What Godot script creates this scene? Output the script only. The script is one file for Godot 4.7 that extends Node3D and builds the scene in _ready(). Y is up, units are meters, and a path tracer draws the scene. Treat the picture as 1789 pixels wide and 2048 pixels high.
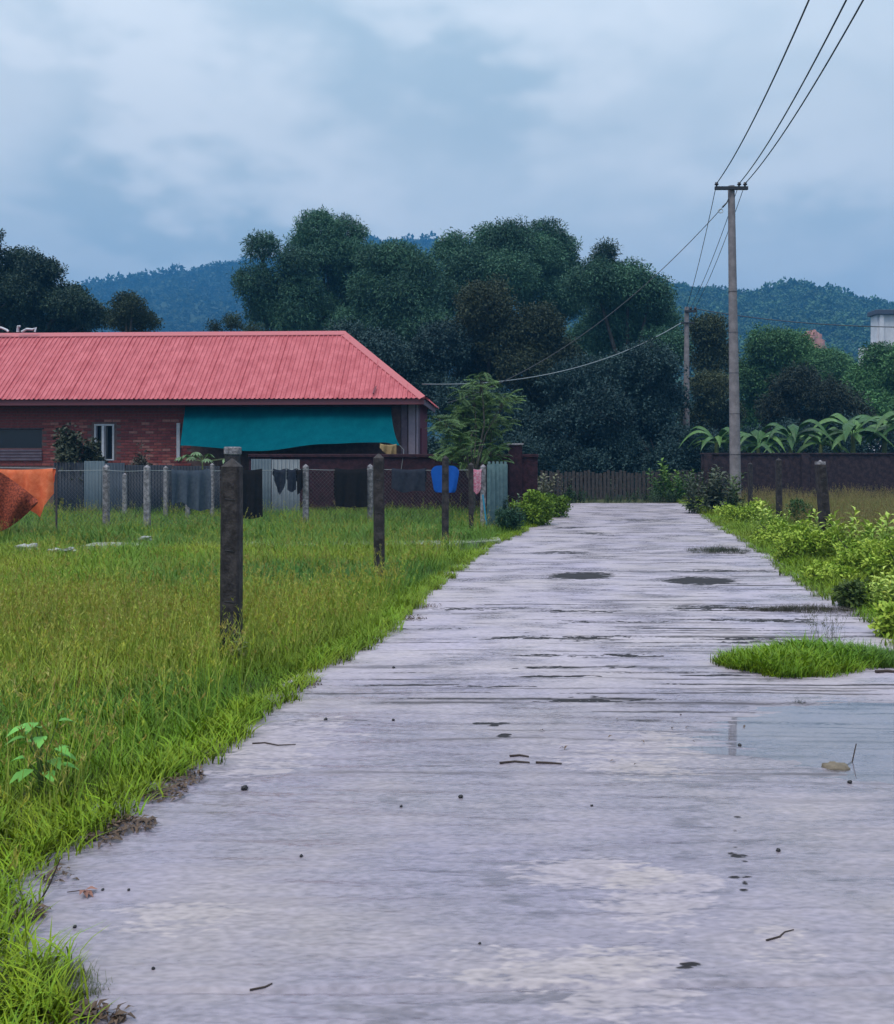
extends Node3D
# A wet concrete lane between fields, a brick house with a red hip roof, trees and hills behind.
# Camera calibration: eye 1.5 m above the lane, looking level along -z. The eye's own numbers
# (focal length, horizon row) are used once, here, to turn measured directions into metres.
const EYE := 1.5
const FOCAL := 2000.0
const MID := 894.5
const HORIZON := 915.0

var rng := RandomNumberGenerator.new()
var used := {}
var M := {}
var noise_a := FastNoiseLite.new()
var noise_b := FastNoiseLite.new()
var noise_c := FastNoiseLite.new()
var left_edge := []
var right_edge := []

# ---------------------------------------------------------------- measuring
func spot(px: float, py: float, d: float) -> Vector3:
	return Vector3((px - MID) * d / FOCAL, EYE + (HORIZON - py) * d / FOCAL, -d)

func on_ground(px: float, py: float) -> Vector3:
	var d := EYE * FOCAL / (py - HORIZON)
	return Vector3((px - MID) * d / FOCAL, 0.0, -d)

func foot(px: float, d: float, y := 0.0) -> Vector3:
	return Vector3((px - MID) * d / FOCAL, y, -d)

func between(table: Array, d: float) -> float:
	if d <= table[0].x: 
		return lerpf(table[0].y, table[1].y, (d - table[0].x) / (table[1].x - table[0].x))
	for i in range(table.size() - 1):
		if d <= table[i + 1].x:
			return lerpf(table[i].y, table[i + 1].y, (d - table[i].x) / (table[i + 1].x - table[i].x))
	var n := table.size()
	return lerpf(table[n - 2].y, table[n - 1].y, (d - table[n - 2].x) / (table[n - 1].x - table[n - 2].x))

# ---------------------------------------------------------------- nodes
func numbered(called: String) -> String:
	if not used.has(called):
		used[called] = 0
		return called
	used[called] += 1
	return "%s_%03d" % [called, used[called]]

func tag(o: Node, label: String, category: String, group := "", kind := "") -> Node:
	if label: o.set_meta("label", label)
	if category: o.set_meta("category", category)
	if group: o.set_meta("group", group)
	if kind: o.set_meta("kind", kind)
	return o

func thing(called: String, label: String, category: String, at := Vector3.ZERO, turn := 0.0, group := "") -> Node3D:
	var o := Node3D.new()
	o.name = numbered(called)
	add_child(o)
	o.position = at
	o.rotation.y = turn
	tag(o, label, category, group)
	return o

func put(called: String, mesh: Mesh, m: Material, parent: Node = null) -> MeshInstance3D:
	var o := MeshInstance3D.new()
	o.mesh = mesh
	o.material_override = m
	if parent == null:
		o.name = numbered(called)
		add_child(o)
	else:
		o.name = called
		parent.add_child(o, true)
	return o

func obj(called: String, st: SurfaceTool, m: Material, parent: Node = null) -> MeshInstance3D:
	st.generate_normals()
	return put(called, st.commit(), m, parent)

func many(called: String, mesh: Mesh, m: Material, xf: Array, cols: Array, parent: Node = null) -> MultiMeshInstance3D:
	var mm := MultiMesh.new()
	mm.transform_format = MultiMesh.TRANSFORM_3D
	mm.use_colors = true
	mm.mesh = mesh
	mm.instance_count = xf.size()
	for i in xf.size():
		mm.set_instance_transform(i, xf[i])
		mm.set_instance_color(i, cols[i])
	var o := MultiMeshInstance3D.new()
	o.multimesh = mm
	o.material_override = m
	o.set_meta("kind", "stuff")
	if parent == null:
		o.name = numbered(called)
		add_child(o)
	else:
		o.name = called
		parent.add_child(o, true)
	return o

# ---------------------------------------------------------------- shapes
func begin() -> SurfaceTool:
	var st := SurfaceTool.new()
	st.begin(Mesh.PRIMITIVE_TRIANGLES)
	st.set_smooth_group(-1)
	return st

func tri(st: SurfaceTool, a: Vector3, b: Vector3, c: Vector3) -> void:
	st.add_vertex(a); st.add_vertex(b); st.add_vertex(c)

func quad(st: SurfaceTool, a: Vector3, b: Vector3, c: Vector3, d: Vector3) -> void:
	tri(st, a, b, c); tri(st, a, c, d)

# a box between two corners in a frame, with chamfered vertical and horizontal edges
func box(st: SurfaceTool, lo: Vector3, hi: Vector3, bevel := 0.0, frame := Transform3D.IDENTITY) -> void:
	var c := (lo + hi) / 2.0
	var h := (hi - lo) / 2.0
	if bevel <= 0.0:
		for ax in 3:
			for s in [-1.0, 1.0]:
				var u := (ax + 1) % 3
				var v := (ax + 2) % 3
				var p := []
				for k in [[-1, -1], [1, -1], [1, 1], [-1, 1]]:
					var q := Vector3.ZERO
					q[ax] = s * h[ax]
					q[u] = k[0] * h[u] * s
					q[v] = k[1] * h[v]
					p.append(frame * (c + q))
				quad(st, p[3], p[2], p[1], p[0])
		return
	var b: float = min(bevel, min(h.x, min(h.y, h.z)) * 0.9)
	# rounded-off box: ring profile in xz, stacked over y
	var rings := []
	for lv in [[-h.y, b], [-h.y + b, 0.0], [h.y - b, 0.0], [h.y, b]]:
		var hx: float = h.x - lv[1]
		var hz: float = h.z - lv[1]
		var r := []
		for k in [[-1, -1, 0], [-1, -1, 1], [1, -1, 1], [1, -1, 0], [1, 1, 0], [1, 1, 1], [-1, 1, 1], [-1, 1, 0]]:
			var bx: float = b if k[2] == 1 else 0.0
			var bz: float = b if k[2] == 0 else 0.0
			if b > hx * 0.9: bx = min(bx, hx * 0.9)
			r.append(frame * (c + Vector3(k[0] * (hx - bx), lv[0], k[1] * (hz - bz))))
		rings.append(r)
	for i in 3:
		for j in 8:
			var n := (j + 1) % 8
			quad(st, rings[i][j], rings[i][n], rings[i + 1][n], rings[i + 1][j])
	for j in range(1, 7):
		tri(st, rings[3][0], rings[3][j], rings[3][j + 1])
		tri(st, rings[0][0], rings[0][j + 1], rings[0][j])

func tube(st: SurfaceTool, pts: Array, radii: Array, sides := 6, caps := true) -> void:
	st.set_smooth_group(1)
	var rings := []
	var up := Vector3(0.13, 0.21, 0.97).normalized()
	for i in pts.size():
		var d: Vector3
		if i == 0: d = pts[1] - pts[0]
		elif i == pts.size() - 1: d = pts[i] - pts[i - 1]
		else: d = pts[i + 1] - pts[i - 1]
		d = d.normalized()
		if abs(d.dot(up)) > 0.95: up = Vector3(0.9, 0.1, -0.4).normalized()
		var a := d.cross(up).normalized()
		var b := d.cross(a).normalized()
		up = -b
		var r := []
		for k in sides:
			var t := TAU * k / sides
			r.append(pts[i] + (a * cos(t) + b * sin(t)) * radii[min(i, radii.size() - 1)])
		rings.append(r)
	for i in pts.size() - 1:
		for k in sides:
			var n := (k + 1) % sides
			quad(st, rings[i][k], rings[i][n], rings[i + 1][n], rings[i + 1][k])
	if caps:
		st.set_smooth_group(-1)
		for k in range(1, sides - 1):
			tri(st, rings[0][0], rings[0][k], rings[0][k + 1])
			var e: Array = rings[rings.size() - 1]
			tri(st, e[0], e[k + 1], e[k])
	st.set_smooth_group(-1)

func sagging(a: Vector3, b: Vector3, sag: float, n := 24) -> Array:
	var p := []
	for i in n + 1:
		var t := float(i) / n
		p.append(a.lerp(b, t) - Vector3(0, 4.0 * sag * t * (1.0 - t), 0))
	return p

# a leaf of four triangles folded along its midrib
func leaf(st: SurfaceTool, at: Vector3, dir: Vector3, up: Vector3, long: float, wide: float, droop := 0.15) -> void:
	var side := dir.cross(up).normalized()
	var nrm := side.cross(dir).normalized()
	var mid := at + dir * long * 0.5 + nrm * long * 0.04
	var tip := at + dir * long - nrm * long * droop
	var l := mid + side * wide * 0.5 + nrm * wide * 0.14
	var r := mid - side * wide * 0.5 + nrm * wide * 0.14
	tri(st, at, l, mid); tri(st, mid, l, tip)
	tri(st, at, mid, r); tri(st, mid, tip, r)

# a broad leaf with a rounded outline, folded along its midrib and drooping at the tip
func ovate(st: SurfaceTool, at: Vector3, dir: Vector3, up: Vector3, long: float, wide: float, droop := 0.3) -> void:
	var side := dir.cross(up).normalized()
	var nrm := side.cross(dir).normalized()
	var w := [0.12, 0.78, 1.0, 0.8, 0.42, 0.0]
	for i in 5:
		var t0 := i / 5.0
		var t1 := (i + 1) / 5.0
		var a := at + dir * long * t0 - nrm * long * droop * t0 * t0
		var b := at + dir * long * t1 - nrm * long * droop * t1 * t1
		for s in [-1.0, 1.0]:
			var e: Vector3 = (side * s + nrm * 0.25) * wide * 0.5
			quad(st, a, a + e * w[i], b + e * w[i + 1], b)

func any_dir() -> Vector3:
	var z := rng.randf_range(-1, 1)
	var t := rng.randf() * TAU
	var s := sqrt(1.0 - z * z)
	return Vector3(s * cos(t), z, s * sin(t))

func toned(lo: float, hi: float, warm := 0.0) -> Color:
	var k := rng.randf_range(lo, hi)
	var w := rng.randf_range(-warm, warm)
	return Color(k * (1.0 + w), k, k * (1.0 - w), 1)

# ---------------------------------------------------------------- materials
func lin(r: float, g: float, b: float) -> Color:
	return Color(r, g, b).linear_to_srgb()

func mat(c: Color, rough := 0.8, tint := false, spec := 0.5) -> StandardMaterial3D:
	var m := StandardMaterial3D.new()
	m.albedo_color = c
	m.roughness = rough
	m.metallic_specular = spec
	m.cull_mode = BaseMaterial3D.CULL_DISABLED
	m.vertex_color_use_as_albedo = tint
	return m

func leafy(c: Color, through := 0.35, rough := 0.55) -> StandardMaterial3D:
	var m := mat(c, rough, true, 0.35)
	m.backlight_enabled = true
	m.backlight = Color(through, through, through * 0.6)
	return m

func noise_image(seed_: int, freq: float, size := 512, oct := 5) -> Image:
	var n := FastNoiseLite.new()
	n.seed = seed_
	n.frequency = freq
	n.fractal_octaves = oct
	n.fractal_gain = 0.6
	return n.get_seamless_image(size, size)

func two_tone(seed_: int, freq: float, a: Color, b: Color, sharp := 1.0, size := 512) -> ImageTexture:
	var src := noise_image(seed_, freq, size).get_data()
	var fine := noise_image(seed_ + 7, freq * 6.0, size, 3).get_data()
	var d := PackedByteArray()
	d.resize(size * size * 3)
	for i in size * size:
		var t: float = clampf(((src[i] * 0.7 + fine[i] * 0.3) / 255.0 - 0.5) * 1.7 * sharp + 0.5, 0, 1)
		d[i * 3] = int(255.0 * lerpf(a.r, b.r, t))
		d[i * 3 + 1] = int(255.0 * lerpf(a.g, b.g, t))
		d[i * 3 + 2] = int(255.0 * lerpf(a.b, b.b, t))
	return ImageTexture.create_from_image(Image.create_from_data(size, size, false, Image.FORMAT_RGB8, d))

func rough_stuff(seed_: int, a: Color, b: Color, scale: float, rough := 0.85, relief := 0.4, sharp := 1.0, spec := 0.4) -> StandardMaterial3D:
	var m := mat(Color.WHITE, rough, false, spec)
	m.albedo_texture = two_tone(seed_, 0.012, a, b, sharp)
	m.uv1_triplanar = true
	m.uv1_world_triplanar = true
	m.uv1_scale = Vector3.ONE * scale
	if relief > 0.0:
		m.heightmap_enabled = true
		m.heightmap_scale = relief
		m.heightmap_texture = ImageTexture.create_from_image(noise_image(seed_ + 3, 0.03))
	return m

func make_materials() -> void:
	M.soil = rough_stuff(11, lin(0.035, 0.045, 0.015), lin(0.075, 0.08, 0.03), 0.35, 0.95, 1.5)
	M.dark_post = rough_stuff(21, lin(0.016, 0.013, 0.015), lin(0.055, 0.046, 0.048), 1.1, 0.7, 0.5, 1.6)
	M.pale_post = rough_stuff(22, lin(0.11, 0.105, 0.12), lin(0.33, 0.31, 0.34), 1.7, 0.8, 0.4, 1.7)
	M.pole = rough_stuff(23, lin(0.15, 0.135, 0.145), lin(0.27, 0.245, 0.255), 0.5, 0.75, 0.3)
	M.iron = mat(lin(0.02, 0.022, 0.03), 0.5)
	M.wire = mat(lin(0.03, 0.035, 0.045), 0.5)
	M.pale_wire = mat(lin(0.22, 0.25, 0.27), 0.5)
	M.link = mat(lin(0.10, 0.11, 0.13), 0.45)
	M.link.metallic = 0.4
	M.insulator = mat(lin(0.03, 0.02, 0.02), 0.25)
	M.glass_insulator = mat(lin(0.5, 0.55, 0.6), 0.2)
	M.roof = rough_stuff(31, lin(0.40, 0.07, 0.085), lin(0.56, 0.14, 0.16), 0.35, 0.45, 0.0, 1.8)
	M.roof_trim = mat(lin(0.47, 0.11, 0.125), 0.42)
	M.fascia = mat(lin(0.17, 0.045, 0.06), 0.55)
	M.mortar = rough_stuff(32, lin(0.11, 0.07, 0.07), lin(0.19, 0.12, 0.115), 0.9, 0.9, 0.3)
	M.bricks = []
	for c in [lin(0.34, 0.085, 0.085), lin(0.28, 0.07, 0.07), lin(0.42, 0.12, 0.105), lin(0.23, 0.06, 0.065), lin(0.48, 0.20, 0.175)]:
		var b := rough_stuff(33, c.darkened(0.18), c, 1.7, 0.85, 0.3)
		M.bricks.append(b)
	M.dim_brick = rough_stuff(36, lin(0.022, 0.008, 0.014), lin(0.05, 0.017, 0.026), 0.8, 0.85, 0.6, 1.6)
	M.dark_wall = rough_stuff(37, lin(0.018, 0.012, 0.018), lin(0.05, 0.03, 0.035), 0.7, 0.85, 0.6, 1.5)
	M.mauve = rough_stuff(38, lin(0.12, 0.09, 0.125), lin(0.18, 0.14, 0.18), 0.6, 0.8, 0.1)
	M.pale_mauve = rough_stuff(39, lin(0.24, 0.20, 0.26), lin(0.32, 0.27, 0.33), 0.6, 0.75, 0.1)
	M.white_paint = rough_stuff(40, lin(0.48, 0.48, 0.55), lin(0.66, 0.66, 0.72), 0.9, 0.6, 0.0)
	M.door_red = rough_stuff(41, lin(0.09, 0.02, 0.04), lin(0.14, 0.035, 0.055), 0.7, 0.6, 0.1)
	M.dark_wood = rough_stuff(42, lin(0.05, 0.04, 0.05), lin(0.11, 0.085, 0.095), 1.2, 0.8, 0.4)
	M.grey_wood = rough_stuff(43, lin(0.035, 0.03, 0.03), lin(0.085, 0.072, 0.068), 1.2, 0.85, 0.4)
	M.glass = mat(lin(0.012, 0.014, 0.02), 0.12)
	M.room = mat(lin(0.02, 0.018, 0.022), 0.95)
	M.net = rough_stuff(44, lin(0.001, 0.07, 0.10), lin(0.002, 0.105, 0.135), 0.5, 0.75, 0.0)
	M.net.metallic_specular = 0.1
	M.net.roughness = 1.0
	M.net.backlight_enabled = true
	M.net.backlight = Color(0.25, 0.4, 0.4)
	M.zinc = []
	for c in [lin(0.085, 0.125, 0.16), lin(0.035, 0.055, 0.085), lin(0.014, 0.022, 0.038), lin(0.15, 0.18, 0.21)]:
		var z := rough_stuff(45, c.darkened(0.2), c, 0.6, 0.45, 0.0)
		z.metallic = 0.25
		M.zinc.append(z)
	M.fibreglass = rough_stuff(47, lin(0.03, 0.075, 0.085), lin(0.09, 0.145, 0.15), 1.0, 0.5, 0.0, 1.5)
	M.bark = rough_stuff(51, lin(0.045, 0.04, 0.035), lin(0.12, 0.105, 0.09), 0.6, 0.9, 2.0)
	M.stalk = rough_stuff(52, lin(0.10, 0.14, 0.04), lin(0.17, 0.2, 0.07), 1.5, 0.7, 0.2)
	M.twig = mat(lin(0.05, 0.035, 0.03), 0.85)
	M.litter = mat(lin(1, 1, 1), 0.7, true)
	M.stone = rough_stuff(53, lin(0.12, 0.095, 0.07), lin(0.22, 0.18, 0.13), 4.0, 0.6, 0.3)
	M.dung = mat(lin(0.012, 0.011, 0.014), 0.6)
	M.paper = rough_stuff(54, lin(0.3, 0.31, 0.32), lin(0.5, 0.5, 0.51), 3.0, 0.7, 0.2)
	M.path = rough_stuff(55, lin(0.24, 0.25, 0.21), lin(0.42, 0.42, 0.38), 0.9, 0.8, 0.5)
	M.grass = leafy(lin(1, 1, 1), 0.5, 0.5)
	M.leaf = leafy(lin(1, 1, 1), 0.35, 0.6)
	M.banana = leafy(lin(1, 1, 1), 0.5, 0.4)
	M.hill = rough_stuff(56, lin(0.018, 0.035, 0.02), lin(0.035, 0.06, 0.03), 0.02, 0.95, 0.0)
	M.earth = rough_stuff(57, lin(0.30, 0.13, 0.10), lin(0.42, 0.22, 0.17), 0.05, 0.95, 0.0)
	M.far_white = rough_stuff(58, lin(0.58, 0.57, 0.62), lin(0.7, 0.69, 0.74), 0.15, 0.8, 0.0)
	M.far_roof = mat(lin(0.05, 0.055, 0.08), 0.7)

# ---------------------------------------------------------------- camera, sky, light
func make_view() -> void:
	var cam := Camera3D.new()
	cam.name = "camera"
	cam.projection = Camera3D.PROJECTION_FRUSTUM
	cam.near = 0.1
	cam.far = 4000.0
	cam.size = 2.0 * 0.1 * 1024.0 / FOCAL
	cam.frustum_offset = Vector2(0, -(1024.0 - HORIZON) / FOCAL * 0.1)
	cam.position = Vector3(0, EYE, 0)
	add_child(cam)
	cam.current = true
	var env := Environment.new()
	env.background_mode = Environment.BG_SKY
	env.tonemap_mode = Environment.TONE_MAPPER_LINEAR
	env.tonemap_exposure = 1.6
	env.sdfgi_enabled = true
	env.ssao_enabled = true
	env.ssil_enabled = true
	env.fog_enabled = true
	env.fog_density = 0.0009
	env.fog_light_color = Color(0.36, 0.70, 0.98)
	var sky := Sky.new()
	var sm := PanoramaSkyMaterial.new()
	sm.panorama = sky_picture()
	sky.sky_material = sm
	env.sky = sky
	var we := WorldEnvironment.new()
	we.name = "world_environment"
	we.environment = env
	add_child(we)
	var sun := DirectionalLight3D.new()
	sun.name = "sun"
	sun.light_energy = 0.45
	sun.light_angular_distance = 30.0
	sun.light_color = Color(1.0, 0.97, 0.93)
	sun.shadow_enabled = true
	sun.rotation_degrees = Vector3(-62, -35, 0)
	add_child(sun)

# overcast sky: layers of grey-blue cloud, brighter overhead as a real overcast is
func sky_picture() -> ImageTexture:
	var w := 2048
	var h := 1024
	var img := Image.create(w, h, false, Image.FORMAT_RGBF)
	var n1 := FastNoiseLite.new()
	n1.seed = 4
	n1.frequency = 1.5
	n1.fractal_octaves = 5
	var n2 := FastNoiseLite.new()
	n2.seed = 9
	n2.frequency = 3.6
	n2.fractal_octaves = 4
	# cloud masses seen in the photograph: azimuth, elevation, half sizes, tilt, amount
	var masses := [
		[-0.24, 0.325, 0.17, 0.055, -0.53, 0.75], [-0.37, 0.42, 0.10, 0.05, -0.5, 0.5], [-0.43, 0.265, 0.05, 0.075, 0.2, 0.7],
		[-0.10, 0.385, 0.15, 0.04, -0.5, -0.6], [-0.29, 0.222, 0.15, 0.035, -0.4, -0.9], [0.12, 0.42, 0.16, 0.06, 0.1, 0.5],
		[0.34, 0.30, 0.11, 0.055, -0.4, 0.5], [0.02, 0.30, 0.12, 0.05, -0.3, -0.2], [-0.08, 0.25, 0.12, 0.04, -0.4, 0.35], [0.36, 0.22, 0.1, 0.03, 0.0, -0.35], [0.25, 0.37, 0.1, 0.03, 0.3, -0.2]]
	for y in h:
		var el := (0.5 - (y + 0.5) / h) * PI
		if el < -0.02:
			break
		var ce := cos(el)
		var se := sin(el)
		for x in w:
			var az := wrapf((x + 0.5) / w * TAU, -PI, PI)
			var d := Vector3(ce * sin(az), se * 1.9, -ce * cos(az))
			var q := n2.get_noise_3dv(d)
			var v := n1.get_noise_3d(d.x + q * 0.22, d.y + q * 0.3, d.z) * 0.42 + q * 0.30
			var fine := n2.get_noise_3d(d.x * 3.1 + 7.0, d.y * 3.6, d.z * 3.1)
			v += fine * 0.16
			if az > -0.75 and az < 0.75 and el < 0.6:
				for m in masses:
					var dx: float = az - m[0] + q * 0.13 + fine * 0.05
					var dy: float = el - m[1] + v * 0.06 + fine * 0.035
					var c := cos(m[4])
					var s := sin(m[4])
					var a: float = (dx * c + dy * s) / m[2]
					var b: float = (-dx * s + dy * c) / m[3]
					v += 0.72 * m[5] * exp(-(a * a + b * b))
			v = clampf(v * 0.78 + 0.48, 0.0, 1.0)
			v = v * v * (3.0 - 2.0 * v)
			var col := Color(0.315, 0.405, 0.48).lerp(Color(0.53, 0.58, 0.635), v)
			var low := exp(-el * 7.0)
			col = col.lerp(Color(0.34, 0.43, 0.52), low * 0.5)
			var lift := (1.0 + 2.0 * se) / 1.62
			if lift < 1.0: lift = lerpf(lift, 1.0, 0.75)
			else: lift = 1.0 + (lift - 1.0) * 0.9
			img.set_pixel(x, y, Color(col.r * lift, col.g * lift, col.b * lift))
	# below the horizon: the mean of what a field sends back
	img.fill_rect(Rect2i(0, h / 2 + 8, w, h / 2 - 8), Color(0.16, 0.2, 0.2))
	return ImageTexture.create_from_image(img)

# ---------------------------------------------------------------- terrain
func make_edges() -> void:
	for p in [[130, 2048], [120, 1995], [50, 1925], [-10, 1885], [-10, 1850], [30, 1790], [95, 1720], [205, 1640], [300, 1580], [400, 1525], [480, 1470], [570, 1395], [640, 1345], [755, 1280], [830, 1210], [880, 1165], [985, 1095], [1000, 1085], [1060, 1060], [1110, 1030], [1132, 1010]]:
		var g := on_ground(p[0], p[1])
		left_edge.append(Vector2(-g.z, g.x))
	left_edge.push_front(Vector2(1.0, -1.1))
	right_edge = [Vector2(1.0, 2.45), Vector2(5.0, 3.1)]
	for p in [[1789, 1290], [1745, 1255], [1690, 1215], [1600, 1172], [1540, 1122], [1500, 1095], [1445, 1060], [1400, 1032], [1366, 1010]]:
		var g := on_ground(p[0], p[1])
		right_edge.append(Vector2(-g.z, g.x))

func lane_mid(d: float) -> float:
	return 0.72 + 0.158 * d

func lane_height(x: float, d: float) -> float:
	var a := x - lane_mid(d)
	var tine := noise_a.get_noise_2d(a * 0.55, d * 4.2)
	var h := -absf(tine) * 0.010 + noise_b.get_noise_2d(a * 2.0, d * 2.5) * 0.004
	h += noise_c.get_noise_2d(a * 9.0, d * 14.0) * 0.0016
	# the sunken part where rain stands
	var px := (x - 2.75) / 1.35
	var pd := (d - 5.35) / 0.85
	h -= 0.022 * exp(-pow(px * px + pd * pd, 1.6))
	# a joint between two pours
	h -= 0.012 * exp(-pow((d - 2.86 - a * 0.02 + tine * 0.02) / 0.012, 2.0))
	return h

func blot(a: float, d: float, ca: float, cd: float, ra: float, rd: float, wob: float) -> float:
	var u := (a - ca) / ra
	var v := (d - cd) / rd
	return clampf(1.6 * (1.0 - (u * u + v * v)) + wob * 1.3, 0.0, 1.0)

func lane_pictures(d0: float, d1: float, w: int, h: int) -> Array:
	var n1 := FastNoiseLite.new()   # tine lines
	n1.seed = 71
	n1.frequency = 1.0
	n1.fractal_octaves = 3
	var n2 := FastNoiseLite.new()   # blotches
	n2.seed = 72
	n2.frequency = 0.8
	n2.fractal_octaves = 5
	n2.fractal_gain = 0.62
	var n3 := FastNoiseLite.new()   # grit
	n3.seed = 73
	n3.frequency = 18.0
	n3.fractal_octaves = 3
	var n4 := FastNoiseLite.new()   # pits
	n4.seed = 74
	n4.frequency = 46.0
	n4.fractal_octaves = 2
	var grooves := []               # each tine mark of the screed: place, width, strength, bias
	var gr := RandomNumberGenerator.new()
	gr.seed = 77
	for j in 330:
		grooves.append([1.0 + (j + gr.randf() * 0.8) * 0.1, gr.randf_range(0.008, 0.026) * (1.6 if gr.randf() < 0.15 else 1.0), gr.randf_range(0.55, 1.3), gr.randf_range(-0.30, 0.2)])
	var col := PackedByteArray()
	col.resize(w * h * 3)
	var rou := PackedByteArray()
	rou.resize(w * h)
	# stains and broken spots with outlines of their own: x, distance, half sizes
	var spots := []
	for s in [[1165, 1151, 62, 7.5, 1], [1400, 1161, 68, 7.5, 1], [1130, 1276, 150, 5], [1500, 1279, 85, 6], [1165, 1398, 110, 5], [1170, 1222, 75, 3], [1460, 1141, 105, 2.5], [1200, 1067, 40, 3], [1130, 1334, 150, 3], [1180, 1243, 100, 2.5], [940, 1217, 110, 2.5], [1472, 1692, 9, 3], [1478, 1713, 14, 5], [1466, 1704, 7, 2], [1488, 1722, 9, 3], [1480, 1754, 20, 2.5], [1492, 1766, 7, 4], [1488, 1779, 9, 3], [1472, 1660, 10, 3], [1476, 1632, 8, 2], [1390, 1928, 34, 5], [1372, 1933, 20, 4], [985, 1445, 28, 7], [1010, 1472, 12, 4], [1120, 1105, 60, 2.5], [1290, 1040, 60, 2], [1140, 1055, 45, 2], [1450, 1216, 120, 5], [1560, 1240, 120, 3], [1440, 1350, 60, 2], [1100, 1352, 90, 2], [1150, 1310, 130, 3], [1000, 1372, 120, 2]]:
		var g := on_ground(s[0], s[1])
		var dd := -g.z
		spots.append([g.x - lane_mid(dd), dd, s[2] * dd / FOCAL, s[3] * dd * dd / (EYE * FOCAL), s.size() > 4])
	var pale := []
	for s in [[1080, 1930, 190, 45], [1330, 1800, 110, 60], [1560, 1890, 90, 50], [380, 1830, 130, 45], [1260, 1500, 170, 40], [560, 1490, 120, 50], [1180, 1745, 120, 25], [1250, 1960, 130, 70]]:
		var g := on_ground(s[0], s[1])
		var dd := -g.z
		pale.append([g.x - lane_mid(dd), dd, s[2] * dd / FOCAL, s[3] * dd * dd / (EYE * FOCAL)])
	for y in h:
		var d := lerpf(d0, d1, (y + 0.5) / h)
		var near_spots := []
		for s in spots:
			if absf(d - s[1]) < s[3] * 1.8: near_spots.append(s)
		var near_pale := []
		for s in pale:
			if absf(d - s[1]) < s[3] * 1.8: near_pale.append(s)
		var near_grooves := []
		for q in grooves:
			if absf(d - q[0]) < 0.09: near_grooves.append(q)
		for x in w:
			var a := ((x + 0.5) / w - 0.5) * 5.6
			var t2 := n1.get_noise_2d(a * 1.3 + 40.0, d * 9.0)
			var b := n2.get_noise_2d(a, d * 1.7)
			var g := n3.get_noise_2d(a * 0.35, d)
			var f := n4.get_noise_2d(a * 0.4, d)
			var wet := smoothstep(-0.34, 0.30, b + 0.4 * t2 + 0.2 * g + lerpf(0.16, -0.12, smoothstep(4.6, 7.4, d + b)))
			var k := lerpf(lerpf(0.315, 0.42, smoothstep(5.0, 8.0, d)), lerpf(0.25, 0.31, smoothstep(5.0, 8.0, d)), wet) + 0.025 * b + 0.05 * g + 0.075 * f + 0.02 * t2  # wet mask and base tone both shift with distance, paler farther along
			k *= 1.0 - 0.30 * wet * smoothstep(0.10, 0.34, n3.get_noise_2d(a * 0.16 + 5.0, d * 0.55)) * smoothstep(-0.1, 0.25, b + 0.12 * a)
			var warm := n2.get_noise_2d(a * 0.7 + 90.0, d * 0.8) + 0.35 * (1.0 - wet)
			var rr := lerpf(0.5, 0.27, wet) + 0.12 * g + 0.12 * f
			# dirt and dark tree reflections off the ridges, painted along the transverse tine marks, thicker along the wheel tracks, worn off near the joint
			var track := exp(-pow((a - 0.25) / 1.15, 2.0)) * 0.42 - 0.2
			var worn := clampf((d - 3.6) / 3.0, 0.12, 1.0)
			var line := 0.0
			for q in near_grooves:
				var off: float = d - q[0] - 0.035 * n2.get_noise_2d(a * 0.6, q[0] * 9.0) - 0.012 * g
				if absf(off) > q[1] * 2.2: continue
				var on := smoothstep(-0.06, 0.2, n1.get_noise_2d(a * 0.55, q[0] * 31.0) + q[3] + track + 0.25 * f)
				line = maxf(line, minf(1.0, exp(-pow(off / q[1], 2.0)) * on * q[2] * worn))
			for s in near_pale:
				var p := blot(a, d, s[0], s[1], s[2], s[3], b * 2.0 + g * 1.4 + t2 * 1.4 + f * 0.8)
				k = lerpf(k, 0.345 + 0.07 * g + 0.08 * f, p * 0.75)
				warm += p * 0.9
				rr = lerpf(rr, 0.8, p * 0.7)
				line *= 1.0 - 0.5 * p
			for s in near_spots:
				var p2 := smoothstep(0.2, 0.75, blot(a, d, s[0], s[1], s[2], s[3], t2 * 2.4 + g * 2.2 + b * 1.2 - 0.2))
				if s[4]: line = maxf(line, smoothstep(0.15, 0.5, blot(a, d, s[0], s[1], s[2], s[3], t2 * 0.9 + g * 0.6 + 0.35)))
				line = maxf(line, p2 * smoothstep(-0.45, -0.05, f + 0.8 * g + 0.35 * p2))
			warm = clampf(warm, -0.6, 1.1)
			k = clampf(k, 0.15, 0.6)
			var r_ := k * (1.06 + 0.05 * warm)
			var g_ := k * (0.925 + 0.035 * warm)
			var b_ := k * (1.11 - 0.10 * warm)
			var i := (y * w + x)
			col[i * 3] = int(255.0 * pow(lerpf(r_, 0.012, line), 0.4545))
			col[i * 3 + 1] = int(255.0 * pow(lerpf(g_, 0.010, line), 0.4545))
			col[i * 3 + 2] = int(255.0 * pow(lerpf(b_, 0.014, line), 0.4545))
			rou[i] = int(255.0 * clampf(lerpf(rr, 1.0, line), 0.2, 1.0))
	return [ImageTexture.create_from_image(Image.create_from_data(w, h, false, Image.FORMAT_RGB8, col)), ImageTexture.create_from_image(Image.create_from_data(w, h, false, Image.FORMAT_L8, rou))]

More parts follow.
